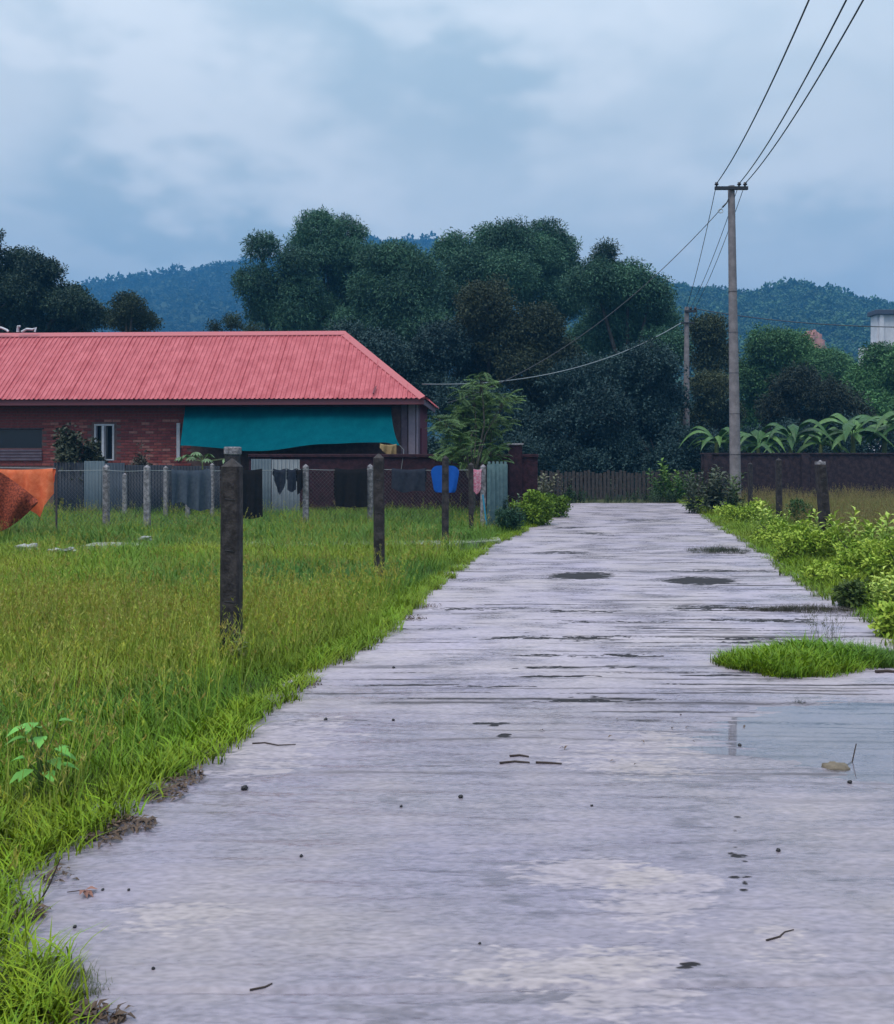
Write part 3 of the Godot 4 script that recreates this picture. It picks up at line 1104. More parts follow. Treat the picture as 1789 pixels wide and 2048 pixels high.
	for p in [[800, 813, 0.655, M.mauve], [815, 829, 0.62, M.pale_mauve], [830.5, 835, 0.64, M.pale_mauve]]:
		st = begin()
		box(st, Vector3(house_x(p[1]), -0.1, p[2]), Vector3(house_x(p[0]), top - 0.004, 0.699), 0.012)
		obj("pilaster", st, p[3], house)
	st = begin()
	box(st, Vector3(0.2, 0.0, 1.6), Vector3(0.243, 2.35, 2.7), 0.01)
	obj("door", st, M.door_red, house)
	st = begin()
	box(st, Vector3(0.21, -0.1, 0.905), Vector3(0.243, top - 0.01, 1.03), 0.01)
	obj("pilaster", st, M.mauve, house)
	st = begin()
	var sl := Vector3(0, RISE, RUN).normalized()
	var pp := e + Vector3(1.42, 0, 0) + sl * 0.1 + sl.cross(Vector3(-1, 0, 0)) * -0.03
	tube(st, [pp + Vector3(0, 0.03, -0.02), pp + sl * 0.34 + Vector3(-0.05, 0.03, -0.02)], [0.022, 0.018], 5)
	tag(obj("rag_strip", st, M.fascia), "dark red strip lying on the roof near its lower right corner", "strip")
	get_node("rag_strip").transform = house.transform

	# shade net hung from the eave and pulled outwards
	var net := begin()
	net.set_smooth_group(1)
	var nx := 60
	var ny := 14
	var g := []
	for j in ny + 1:
		var line := []
		var v := float(j) / ny
		for i in nx + 1:
			var u := float(i) / nx
			var px := lerpf(lerpf(371, 361, v), lerpf(783, 796 + 4.0 * pow(v, 5), pow(v, 1.8)), u)
			var low := lerpf(891, 896, smoothstep(0.0, 0.2, u))
			low = lerpf(low, 902, smoothstep(0.15, 0.32, u))
			low = lerpf(low, 888, smoothstep(0.36, 0.66, u))
			low = lerpf(low, 885, smoothstep(0.66, 0.85, u))
			low = lerpf(low, 891, smoothstep(0.93, 1.0, u))
			var py := lerpf(813, low, v)
			var dd := 27.85 - 1.35 * v + 0.12 * sin(v * PI) + 0.07 * sin(u * 23.0 + 2.0 * v) * v + 0.10 * sin(u * 9.0) * v + 0.05 * sin(u * 41.0 + v * 5.0) * v * (1.0 - v)
			line.append(spot(px, py, dd + (1.0 - u) * 0.3))
		g.append(line)
	for j in ny:
		for i in nx:
			quad(net, g[j][i], g[j][i + 1], g[j + 1][i + 1], g[j + 1][i])
	var root := thing("shade_net", "teal green shade net hanging like an awning under the red roof", "shade net")
	obj("net", net, M.net, root)
	st = begin()
	tube(st, [g[ny][nx], g[ny][nx] + Vector3(0.12, -0.12, 0.2), spot(800, 960, 26.2)], [0.006, 0.006, 0.006], 4)
	obj("rope", st, M.pale_wire, root)
	st = begin()
	tube(st, g[0], [0.02], 5)
	obj("rail", st, M.dark_wood, root)
	# tan cloth knotted at the net's corner
	cloth("tan_cloth", "small tan cloth hanging at the right lower corner of the teal net", "cloth", spot(761, 888, 26.6), spot(794, 889, 26.5), [0.1, 0.3, 0.26], 0.04, 2.0, rough_stuff(61, lin(0.22, 0.15, 0.07), lin(0.34, 0.25, 0.13), 1.0, 0.9, 0.2), 0.0)
	# pale bent pipes lying over the ridge
	for q in [["white_pipe", "white bent pipe on the roof ridge nearest the left edge", [[-14, 663], [2, 655], [14, 660], [17, 663]]], ["white_pipe", "white bent pipe arching over the roof ridge right of the other two", [[44, 664], [54, 658], [66, 659], [72, 656], [70, 664]]], ["white_pipe", "short white upright pipe between the two bent roof pipes", [[36, 664], [37, 652], [41, 653]]]]:
		st = begin()
		var pts := []
		for c in q[2]: pts.append(spot(c[0], c[1], 30.3))
		tube(st, pts, [0.045, 0.035, 0.035, 0.04, 0.03], 6)
		tag(obj(q[0], st, M.white_paint), q[1], "pipe")

# ---------------------------------------------------------------- cloths and fences
func cloth(called: String, label: String, category: String, a: Vector3, b: Vector3, drop: Array, amp: float, folds: float, m: Material, behind := 0.3, group := "") -> Node3D:
	var st := begin()
	st.set_smooth_group(1)
	var nx := 26
	var ny := 14
	var out := (b - a).cross(Vector3.UP).normalized()
	if out.z < 0: out = -out
	var ph := rng.randf() * TAU
	for side in [[1.0, 1.0], [-1.0, behind]]:
		if side[1] <= 0.0: continue
		var g := []
		for j in ny + 1:
			var line := []
			var v := float(j) / ny
			for i in nx + 1:
				var u := float(i) / nx
				var f := u * (drop.size() - 1)
				var k: int = min(int(f), drop.size() - 2)
				var dr: float = lerpf(drop[k], drop[k + 1], f - k) * side[1]
				var wave := amp * sin(u * TAU * folds + ph + v * 0.8) * (0.25 + 0.75 * v) + amp * 0.4 * sin(u * TAU * folds * 2.3 + ph * 2.0 + v * 2.5) * v
				var arch := 0.02 * sin(minf(v * 8.0, 1.0) * PI * 0.5)
				line.append(a.lerp(b, u) + Vector3(0, 0.012 - dr * v - 0.03 * sin(PI * u), 0) + out * side[0] * (arch + maxf(wave + amp * 0.6, -0.01)))
			g.append(line)
		for j in ny:
			for i in nx:
				quad(st, g[j][i], g[j][i + 1], g[j + 1][i + 1], g[j + 1][i])
	var o := obj(called, st, m)
	tag(o, label, category, group)
	return o

func pointed_post(st: SurfaceTool, at: Vector3, wide: float, high: float, lean := Vector3.ZERO, sunk := 0.15) -> void:
	var h := wide / 2.0
	var c := wide * 0.12
	var prev := []
	for lv in [[-sunk, 1.0], [high * 0.35, 1.0], [high * 0.7, 0.985], [high - wide * 0.42, 0.97], [high - wide * 0.38, 0.9], [high, 0.08]]:
		var ring := []
		var o: Vector3 = at + Vector3(0, lv[0], 0) + lean * lv[0]
		for k in [[-1, -1, 0], [-1, -1, 1], [1, -1, 1], [1, -1, 0], [1, 1, 0], [1, 1, 1], [-1, 1, 1], [-1, 1, 0]]:
			ring.append(o + Vector3(k[0] * (h - (c if k[2] == 1 else 0.0)), 0, k[1] * (h - (c if k[2] == 0 else 0.0))) * lv[1])
		if prev:
			for j in 8:
				var n := (j + 1) % 8
				quad(st, prev[j], prev[n], ring[n], ring[j])
		prev = ring

func dark_post(label: String, px: float, d: float, wide: float, top_py: float, lean: Vector3, group: String) -> void:
	var at := foot(px, d)
	var high := EYE + (HORIZON - top_py) * d / FOCAL
	var root := thing("fence_post", label, "post", at, rng.randf_range(-0.12, 0.12), group)
	var st := begin()
	pointed_post(st, Vector3.ZERO, wide, high, lean)
	obj("shaft", st, M.dark_post, root)
	if label.contains("pale tip"):
		st = begin()
		pointed_post(st, lean * (high - wide * 0.36) + Vector3(0, high - wide * 0.36, 0), wide * 0.9, wide * 0.45, lean, 0.0)
		obj("tip", st, M.pale_post, root)
	# rusty wire staples on the face
	for k in 3:
		st = begin()
		var y := high * (0.3 + 0.25 * k)
		tube(st, [Vector3(-wide * 0.51, y, wide * 0.2) + lean * y, Vector3(-wide * 0.2, y + 0.004, wide * 0.53) + lean * y, Vector3(wide * 0.25, y - 0.004, wide * 0.53) + lean * y, Vector3(wide * 0.52, y, wide * 0.1) + lean * y], [0.003], 4)
		obj("wire_tie", st, M.iron, root)

func sheet(called: String, label: String, category: String, a: Vector3, b: Vector3, y0: float, y1: float, pitch: float, amp: float, m: Material, group := "", ragged := 0.0) -> Node3D:
	var st := begin()
	st.set_smooth_group(1)
	var flat := Vector3(b.x - a.x, 0, b.z - a.z)
	var long := flat.length()
	var dir := flat / long
	var nrm := dir.cross(Vector3.UP)
	var n := int(long / pitch * 6.0) + 1
	var prev := []
	for i in n + 1:
		var s := long * i / n
		var o := nrm * sin(s / pitch * TAU) * amp
		var p := Vector3(a.x, 0, a.z) + dir * s
		var t := y1 + ragged * absf(sin(s / pitch * PI))
		var ring := [p + o + Vector3(0, y0, 0), p + o + Vector3(0, t, 0), p + o + nrm * 0.006 + Vector3(0, t, 0), p + o + nrm * 0.006 + Vector3(0, y0, 0)]
		if prev:
			quad(st, prev[0], prev[1], ring[1], ring[0])
			quad(st, prev[1], prev[2], ring[2], ring[1])
			quad(st, prev[2], prev[3], ring[3], ring[2])
		prev = ring
	var o2 := obj(called, st, m)
	tag(o2, label, category, group)
	return o2

func make_yard() -> void:
	rng.seed = 640
	# low compound walls
	var wall := thing("compound_wall", "low dark maroon brick wall running in front of the house's right end", "wall")
	var a := foot(500, 26.4)
	var b := foot(1078, 26.0)
	var f := Transform3D(Basis(Vector3.UP, 0.0), Vector3.ZERO)
	var st := begin()
	box(st, Vector3(a.x, -0.1, -26.5), Vector3(b.x, 1.50, -26.3), 0.01)
	obj("wall_body", st, M.dim_brick, wall)
	st = begin()
	box(st, Vector3(a.x - 0.02, 1.502, -26.55), Vector3(b.x + 0.02, 1.59, -26.25), 0.012)
	obj("coping", st, M.dim_brick, wall)
	st = begin()
	var q := foot(1032, 26.2)
	box(st, Vector3(q.x - 0.17, -0.1, -26.6), Vector3(q.x + 0.17, 1.82, -26.2), 0.015)
	obj("pillar", st, M.dim_brick, wall)
	st = begin()
	box(st, Vector3(q.x - 0.21, 1.822, -26.64), Vector3(q.x + 0.21, 1.87, -26.16), 0.012)
	obj("pillar_cap", st, M.pale_post, wall)
	# capped gate pillar behind the nearest post
	var gp := thing("gate_pillar", "grey capped square pillar just behind the nearest dark post", "pillar", foot(466, 23.5))
	st = begin()
	box(st, Vector3(-0.16, -0.1, -0.16), Vector3(0.16, 1.56, 0.16), 0.02)
	obj("shaft", st, M.dark_post, gp)
	st = begin()
	box(st, Vector3(-0.175, 1.562, -0.175), Vector3(0.175, 1.75, 0.175), 0.02)
	obj("cap", st, M.pale_post, gp)
	# metal sheets leaning as a screen before the house
	var sheets := [
		[108, 168, 925, 2, "dark navy ribbed metal sheet right of the orange cloth"],
		[169, 210, 922, 0, "pale blue metal sheet behind the leftmost white fence post"],
		[211, 250, 926, 1, "blue grey metal sheet between the two left white fence posts"],
		[252, 345, 930, 2, "dark blue metal sheet behind the second white fence post"],
		[346, 440, 932, 2, "wide dark metal sheet behind the hanging grey garment"],
		[503, 543, 918, 0, "grey ribbed metal sheet right of the black cloth"],
		[544, 600, 919, 3, "pale ribbed metal sheet behind the small dark clothes"]]
	for s in sheets:
		var d: float = 25.2 + rng.randf_range(-0.1, 0.1)
		sheet("metal_sheet", s[4], "metal sheet", foot(s[0], d), foot(s[1], d + 0.05), -0.05, EYE + (HORIZON - s[2]) * d / FOCAL, 0.076 if s[3] != 3 else 0.1, 0.012, M.zinc[s[3]], "metal sheets of the yard screen")
	# inner row of white posts
	for p in [[250, 946, 23.8, "thin white post standing between the two left fence posts"], [332, 932, 24.2, "thin white post left of the hanging grey garment"], [376, 990, 23.0, "short white post below the hanging grey garment"], [425, 926, 23.6, "tall thin white post just right of the hanging grey garment"]]:
		var root := thing("yard_post", p[3], "post", foot(p[0], p[2]), 0, "white posts of the inner row")
		st = begin()
		pointed_post(st, Vector3.ZERO, 0.095, EYE + (HORIZON - p[1]) * p[2] / FOCAL)
		obj("shaft", st, M.pale_post, root)
	# chain-link fence
	var fence := thing("chain_link_fence", "chain-link fence on white concrete posts along the far side of the field", "fence")
	var posts := []
	for p in [[-60, 20.2], [213, 20.0], [295, 19.4], [612, 21.2], [741, 21.8], [967, 20.6]]:
		posts.append(foot(p[0], p[1]))
	var high := 1.36
	for p in posts:
		st = begin()
		pointed_post(st, p, 0.12, high)
		obj("post", st, M.pale_post, fence)
	for i in posts.size() - 1:
		var p0: Vector3 = posts[i]
		var p1: Vector3 = posts[i + 1]
		var dir := (p1 - p0).normalized()
		var long := (p1 - p0).length()
		p0 += Vector3(0, 0, 0.065)
		p1 += Vector3(0, 0, 0.065)
		st = begin()
		tube(st, sagging(p0 + Vector3(0, 1.25, 0), p1 + Vector3(0, 1.25, 0), 0.02, 8), [0.006], 4)
		obj("top_wire", st, M.pale_wire, fence)
		st = begin()
		var s := -1.2
		while s < long:
			for k in [1.0, -1.0]:
				var s0 := s if k > 0 else s + 1.2
				var s1 := s + 1.2 if k > 0 else s
				var y0 := 0.03
				var y1 := 1.23
				# cut to the panel
				var t0 := 0.0
				var t1 := 1.0
				for lim in [0.0, long]:
					var t: float = (lim - s0) / (s1 - s0)
					if t > 0.0 and t < 1.0:
						if (s0 < lim) == (lim == 0.0): t0 = maxf(t0, t)
						else: t1 = minf(t1, t)
				if maxf(s0, s1) <= 0.0 or minf(s0, s1) >= long or t1 <= t0: continue
				var q0 := p0 + dir * lerpf(s0, s1, t0) + Vector3(0, lerpf(y0, y1, t0), 0.004 * k)
				var q1 := p0 + dir * lerpf(s0, s1, t1) + Vector3(0, lerpf(y0, y1, t1), 0.004 * k)
				tube(st, [q0, q1], [0.0022], 3, false)
			s += 0.085
		tag(obj("wire_mesh", st, M.link, fence), "", "", "", "stuff")
	# washing hung on the fence
	var line_y := 1.26
	var on_fence := func(px: float) -> Vector3:
		for i in posts.size() - 1:
			var p0: Vector3 = posts[i]
			var p1: Vector3 = posts[i + 1]
			for k in 200:
				var p := p0.lerp(p1, k / 199.0)
				if MID + FOCAL * p.x / -p.z >= px: return p + Vector3(0, line_y, 0.07)
		return posts[-1] + Vector3(0, line_y, 0.07)
	var black := rough_stuff(62, lin(0.006, 0.006, 0.008), lin(0.014, 0.013, 0.017), 1.0, 0.95, 0.3)
	var slate := rough_stuff(63, lin(0.04, 0.055, 0.085), lin(0.085, 0.105, 0.14), 1.4, 0.9, 0.3)
	var navy := rough_stuff(64, lin(0.012, 0.016, 0.03), lin(0.03, 0.035, 0.055), 1.4, 0.9, 0.3)
	var blue := rough_stuff(65, lin(0.0, 0.065, 0.36), lin(0.003, 0.09, 0.43), 1.0, 0.7, 0.1)
	var pink := rough_stuff(66, lin(0.45, 0.10, 0.18), lin(0.5, 0.38, 0.44), 3.0, 0.9, 0.2, 2.5)
	var orange := rough_stuff(67, lin(0.68, 0.12, 0.04), lin(0.85, 0.24, 0.11), 0.9, 0.85, 0.4)
	var rust := rough_stuff(68, lin(0.10, 0.02, 0.012), lin(0.42, 0.085, 0.04), 3.4, 0.9, 0.6, 3.0)
	cloth("black_cloth", "black cloth hanging on the fence just right of the nearest dark post", "cloth", on_fence.call(478), on_fence.call(525), [0.98, 1.0, 0.99], 0.02, 2.0, black, 0.8)
	cloth("black_cloth", "wide black cloth hanging on the fence left of the second dark post", "cloth", on_fence.call(670), on_fence.call(734), [0.80, 0.82, 0.84], 0.025, 2.0, black, 0.8)
	cloth("grey_garment", "slate grey garment hanging on the fence between two thin white posts", "garment", on_fence.call(343), on_fence.call(420), [0.70, 0.62, 0.75, 0.82, 0.78], 0.06, 3.0, slate, 0.5)
	cloth("dark_garment", "small dark garment with a pointed end hanging left of the white post", "garment", on_fence.call(548), on_fence.call(572), [0.25, 0.52, 0.3], 0.02, 1.5, navy, 0.5)
	cloth("dark_garment", "small dark narrow garment hanging next to the pointed one", "garment", on_fence.call(575), on_fence.call(592), [0.45, 0.47, 0.44], 0.02, 1.0, navy, 0.5)
	cloth("dark_garment", "small dark strip of clothing hanging beside the third white post", "garment", on_fence.call(594), on_fence.call(605), [0.55, 0.4], 0.02, 1.0, black, 0.5)
	cloth("dark_garment", "broad dark garment hanging between the second and third dark posts", "garment", on_fence.call(785), on_fence.call(852), [0.42, 0.5, 0.45, 0.48], 0.03, 2.0, navy, 0.6)
	# bright blue cloth: rounded, narrower below
	st = begin()
	st.set_smooth_group(1)
	var bl: Vector3 = on_fence.call(861)
	var br: Vector3 = on_fence.call(919)
	for side in [1.0, -1.0]:
		var g := []
		for j in 13:
			var row := []
			var v := j / 12.0
			for i in 19:
				var u := i / 18.0 * 2.0 - 1.0
				var w := (1.0 - 0.26 * v) * sqrt(clampf(1.0 - pow(maxf(0.0, 0.16 - v) / 0.16, 2.0) * 0.10, 0.0, 1.0))
				if v > 0.9: w -= (v - 0.9) * 0.9
				row.append(bl.lerp(br, 0.5 + 0.5 * u * w) + Vector3(0, 0.07 - 0.10 * absf(pow(u, 6.0)) * (1.0 - v) - 0.56 * v, side * (0.035 + 0.05 * (1.0 - u * u) + 0.012 * sin(u * 9.0 + v * 2.0))))
			g.append(row)
		for j in 12:
			for i in 18:
				quad(st, g[j][i], g[j][i + 1], g[j + 1][i + 1], g[j + 1][i])
	tag(obj("blue_cloth", st, blue), "bright blue cloth hung behind the third dark post", "cloth")
	cloth("floral_cloth", "pink patterned cloth hanging at the fence's right end", "cloth", on_fence.call(946), on_fence.call(964), [0.45, 0.5, 0.4], 0.02, 2.0, pink, 0.5)
	# orange cloth and the brown net thrown over it
	cloth("orange_cloth", "bright orange cloth hanging at the left edge above the grass", "cloth", spot(-40, 937, 18.6), spot(109, 938, 18.4), [0.85, 0.7, 0.62, 0.55, 0.66, 0.92, 0.46], 0.08, 4.5, orange, 0.5)
	st = begin()
	st.set_smooth_group(1)
	var g2 := []
	for j in 13:
		var row := []
		var v := j / 12.0
		for i in 19:
			var u := i / 18.0
			var px := lerpf(-40, 76, u)
			var top := lerpf(925, 1000, pow(u, 1.3))
			var low := lerpf(1064, 1006, pow(maxf(0.0, u - 0.3) / 0.7, 1.5))
			row.append(spot(px, lerpf(top, low, v), 18.15 + 0.06 * sin(u * 14.0 + v * 4.0) - 0.1 * sin(v * PI)))
		g2.append(row)
	for j in 12:
		for i in 18:
			quad(st, g2[j][i], g2[j][i + 1], g2[j + 1][i + 1], g2[j + 1][i])
	tag(obj("brown_net", st, rust), "rust brown net draped over the front of the orange cloth", "net")
	var props := thing("clothes_line", "taut wire on a stake carrying the orange cloth", "clothes line")
	st = begin()
	tube(st, [spot(-80, 934, 18.6), spot(114, 937, 18.4)], [0.007], 5)
	obj("wire", st, M.pale_wire, props)
	st = begin()
	tube(st, [foot(113, 18.4, -0.1), spot(114, 932, 18.4)], [0.02, 0.018], 6)
	obj("stake", st, M.dark_wood, props)
	st = begin()
	tube(st, [foot(-80, 18.6, -0.1), spot(-80, 932, 18.6)], [0.02, 0.018], 6)
	obj("stake", st, M.dark_wood, props)
	# corrugated sheet closing the fence by the lane
	sheet("corrugated_sheet", "upright pale green corrugated sheet closing the fence beside the lane", "metal sheet", foot(974, 20.5), foot(1015, 21.6), -0.05, 1.35, 0.24, 0.05, M.fibreglass, "", 0.07)
	st = begin()
	tube(st, [foot(976, 20.1, -0.05), foot(966, 20.2, 0.75)], [0.018, 0.018], 6)
	tag(obj("blue_stake", st, mat(lin(0.02, 0.22, 0.36), 0.5)), "thin blue stake leaning against the corrugated sheet", "stake")
	# litter in the field
	for p in [[57, 1113, "large crumpled white scrap lying in the grass at the far left", 0.16], [112, 1118, "small crumpled white scrap right of the large one", 0.09], [138, 1117, "white scrap lying below the pale footpath", 0.10], [293, 1092, "white scrap at the right end of the bare footpath", 0.11]]:
		var s := SphereMesh.new()
		s.radial_segments = 14
		s.rings = 8
		s.radius = 0.5
		s.height = 1.0
		st = SurfaceTool.new()
		st.create_from(s, 0)
		var md := MeshDataTool.new()
		var am := st.commit()
		md.create_from_surface(am, 0)
		for i in md.get_vertex_count():
			var v := md.get_vertex(i)
			md.set_vertex(i, Vector3(v.x * 1.3, v.y * 0.55, v.z) * (1.0 + 1.5 * noise_b.get_noise_3dv(v * 6.0 + Vector3(p[0], 0, 0))))
		am.clear_surfaces()
		md.commit_to_surface(am)
		st = SurfaceTool.new()
		st.create_from(am, 0)
		st.generate_normals()
		var o := put("paper_scrap", st.commit(), M.paper)
		o.scale = Vector3(1.5, 1.0, 1.3) * p[3]
		o.position = on_ground(p[0], p[1]) + Vector3(0, 0.13, 0)
		tag(o, p[2], "litter", "white scraps in the grass")

func make_posts() -> void:
	rng.seed = 700
	dark_post("nearest and thickest dark concrete post standing in the left field", 463, 7.35, 0.142, 917, Vector3(0.004, 0, 0), "dark posts along the left verge")
	dark_post("second dark concrete post along the left verge", 759, 11.75, 0.126, 907, Vector3(-0.004, 0, 0), "dark posts along the left verge")
	dark_post("third dark post on the left, in front of the blue cloth", 891, 17.3, 0.118, 911, Vector3(0.002, 0, 0), "dark posts along the left verge")
	dark_post("thin farthest dark post on the left beside the pink cloth", 943, 19.2, 0.098, 925, Vector3(-0.004, 0, 0), "dark posts along the left verge")
	dark_post("leaning dark post with a pale tip among the right shrubs", 1655, 15.6, 0.15, 922, Vector3(-0.085, 0, 0.02), "dark posts along the right verge")
	dark_post("thinner dark post on the right, left of the leaning one", 1559, 22.5, 0.12, 916, Vector3(-0.01, 0, 0), "dark posts along the right verge")
	dark_post("small dark post half hidden just right of the tall pole", 1501, 28.5, 0.12, 925, Vector3(0.0, 0, 0), "dark posts along the right verge")
	# the far wall on the right and the slatted fence at the lane's end
	var wall := thing("field_wall", "long dark brick wall at the back of the right field", "wall")
	var st := begin()
	var a := foot(1405, 35)
	box(st, Vector3(a.x, -0.1, -35.2), Vector3(a.x + 22.0, 1.60, -35.0), 0.01)
	obj("wall_body", st, M.dark_wall, wall)
	st = begin()
	box(st, Vector3(a.x - 0.03, 1.602, -35.25), Vector3(a.x + 22.0, 1.66, -34.95), 0.01)
	obj("coping", st, M.dark_wall, wall)
	for k in 5:
		st = begin()
		var x := a.x + 0.2 + 3.4 * k
		box(st, Vector3(x - 0.15, -0.1, -34.998), Vector3(x + 0.15, 1.599, -34.93), 0.012)
		obj("pier", st, M.dark_wall, wall)
	var fence := thing("slat_fence", "low weathered slat fence across the end of the lane", "fence")
	var p0 := foot(1085, 37)
	var p1 := foot(1400, 37)
	var x := p0.x
	while x < p1.x:
		st = begin()
		var h := 0.95 + rng.randf_range(-0.07, 0.1)
		var t := rng.randf_range(-0.02, 0.02)
		var fr := Transform3D(Basis(Vector3(0, 0, 1), t), Vector3(x, 0, -37.0 + rng.randf_range(-0.01, 0.01)))
		box(st, Vector3(-0.055, -0.05, -0.011), Vector3(0.055, h, 0.011), 0.004, fr)
		obj("slat", st, M.grey_wood, fence)
		x += 0.145
	for y in [0.3, 0.75]:
		st = begin()
		box(st, Vector3(p0.x, y, -37.09), Vector3(p1.x, y + 0.07, -37.035), 0.006)
		obj("rail", st, M.grey_wood, fence)

# ---------------------------------------------------------------- power poles
func make_poles() -> void:
	rng.seed = 720
	var d := 32.0
	var base := foot(1472, d)
	var top := spot(1463, 372, d)
	var pole := thing("power_pole", "tall tapering concrete power pole right of the lane", "power pole", base, 0)
	var t := top - base
	var st := begin()
	tube(st, [Vector3(0, -0.2, 0), t * 0.3, t * 0.6, t], [0.185, 0.165, 0.14, 0.108], 10)
	obj("shaft", st, M.pole, pole)
	var armc := t - Vector3(0, 0.11, 0)
	st = begin()
	box(st, armc + Vector3(-0.57, -0.055, 0.11), armc + Vector3(0.49, 0.055, 0.19), 0.008)
	var arm := obj("crossarm", st, M.iron, pole)
	var tips := []
	for x in [-0.51, 0.21, 0.40]:
		st = begin()
		var o: Vector3 = armc + Vector3(x, 0.057, 0.15)
		tube(st, [o, o + Vector3(0, 0.03, 0), o + Vector3(0, 0.05, 0), o + Vector3(0, 0.075, 0), o + Vector3(0, 0.09, 0), o + Vector3(0, 0.12, 0), o + Vector3(0, 0.135, 0)], [0.02, 0.03, 0.065, 0.068, 0.04, 0.055, 0.025], 10)
		obj("insulator", st, M.insulator, arm)
		tips.append(base + o + Vector3(0, 0.09, 0))
	st = begin()
	var hook := t + Vector3(-0.16, -0.55, 0.06)
	tube(st, [t + Vector3(-0.1, -0.42, 0.05), hook, hook + Vector3(-0.13, -0.14, 0.0)], [0.015, 0.02, 0.03], 6)
	obj("strain_clamp", st, M.iron, pole)
	st = begin()
	var ring := []
	var rc := hook + Vector3(-0.2, -0.26, 0)
	for k in 13:
		var a := TAU * k / 12.0
		ring.append(rc + Vector3(cos(a) * 0.075, sin(a) * 0.065, 0.01 * k / 12.0))
	tube(st, ring, [0.016], 5)
	obj("cable_coil", st, M.glass_insulator, pole)
	for k in 5:
		st = begin()
		var y := 1.6 + k * 1.3
		var c := t * (y / t.y)
		var r := lerpf(0.185, 0.108, y / t.y) + 0.004
		var band := []
		for j in 11:
			var a := TAU * j / 10.0
			band.append(c + Vector3(cos(a) * r, 0, sin(a) * r))
		tube(st, band, [0.008], 4)
		obj("band", st, M.iron, pole)
	# second pole, further away
	var d2 := 44.0
	var base2 := foot(1373, d2)
	var t2 := spot(1374, 614, d2) - base2
	var pole2 := thing("power_pole", "shorter concrete power pole farther away at the lane's end", "power pole", base2, 0)
	st = begin()
	tube(st, [Vector3(0, -0.2, 0), t2 * 0.5, t2], [0.16, 0.135, 0.1], 10)
	obj("shaft", st, M.pole, pole2)
	st = begin()
	box(st, t2 + Vector3(-0.12, -0.26, 0.1), t2 + Vector3(0.42, -0.16, 0.18), 0.006)
	var arm2 := obj("crossarm", st, M.iron, pole2)
	for x in [0.14, 0.34]:
		st = begin()
		var o: Vector3 = t2 + Vector3(x, -0.158, 0.14)
		tube(st, [o, o + Vector3(0, 0.05, 0), o + Vector3(0, 0.1, 0), o + Vector3(0, 0.14, 0)], [0.03, 0.07, 0.05, 0.02], 8)
		obj("insulator", st, M.insulator, arm2)
	st = begin()
	box(st, t2 + Vector3(-0.3, -0.75, 0.1), t2 + Vector3(0.3, -0.68, 0.16), 0.006)
	obj("crossarm", st, M.iron, pole2)
	# wires
	var w := []
	w.append([tips[0], Vector3(1.35, 10.2, 9.0), 1.5, 0.016, "leftmost thick wire rising from the tall pole to the top edge", M.wire])
	w.append([tips[1], Vector3(1.75, 10.2, 9.0), 1.5, 0.016, "middle thick wire rising from the tall pole to the top edge", M.wire])
	w.append([tips[2], Vector3(2.2, 10.2, 9.0), 1.46, 0.016, "rightmost thick wire rising from the tall pole to the top edge", M.wire])
	w.append([tips[0], base2 + t2 + Vector3(-0.06, -0.2, 0), 0.25, 0.012, "thin wire from the tall pole's left arm down to the far pole", M.wire])
	w.append([tips[1], base2 + t2 + Vector3(0.14, -0.05, 0.14), 0.25, 0.011, "thin wire left of the tall pole's shaft to the far pole's arm", M.wire])
	w.append([tips[2], base2 + t2 + Vector3(0.34, -0.05, 0.14), 0.25, 0.011, "thin wire crossing behind the tall pole to the far pole's arm tip", M.wire])
	w.append([base + hook + Vector3(-0.13, -0.14, 0.0), spot(896, 806, 32.4), 0.9, 0.013, "long service wire slanting from the tall pole to the house", M.wire])
	w.append([base2 + t2 + Vector3(-0.28, -0.72, 0.13), spot(845, 768, 31.2), 0.75, 0.018, "pale slack wire from the far pole to the house roof", M.pale_wire])
	w.append([base2 + t2 + Vector3(0.34, -0.1, 0.14), spot(2000, 650, 36.0), 0.35, 0.02, "dark wire running right from the far pole to the right edge", M.wire])
	for q in w:
		st = begin()
		tube(st, sagging(q[0], q[1], q[2], 40), [q[3]], 5)
		tag(obj("power_wire", st, q[5]), q[4], "wire", "overhead wires")

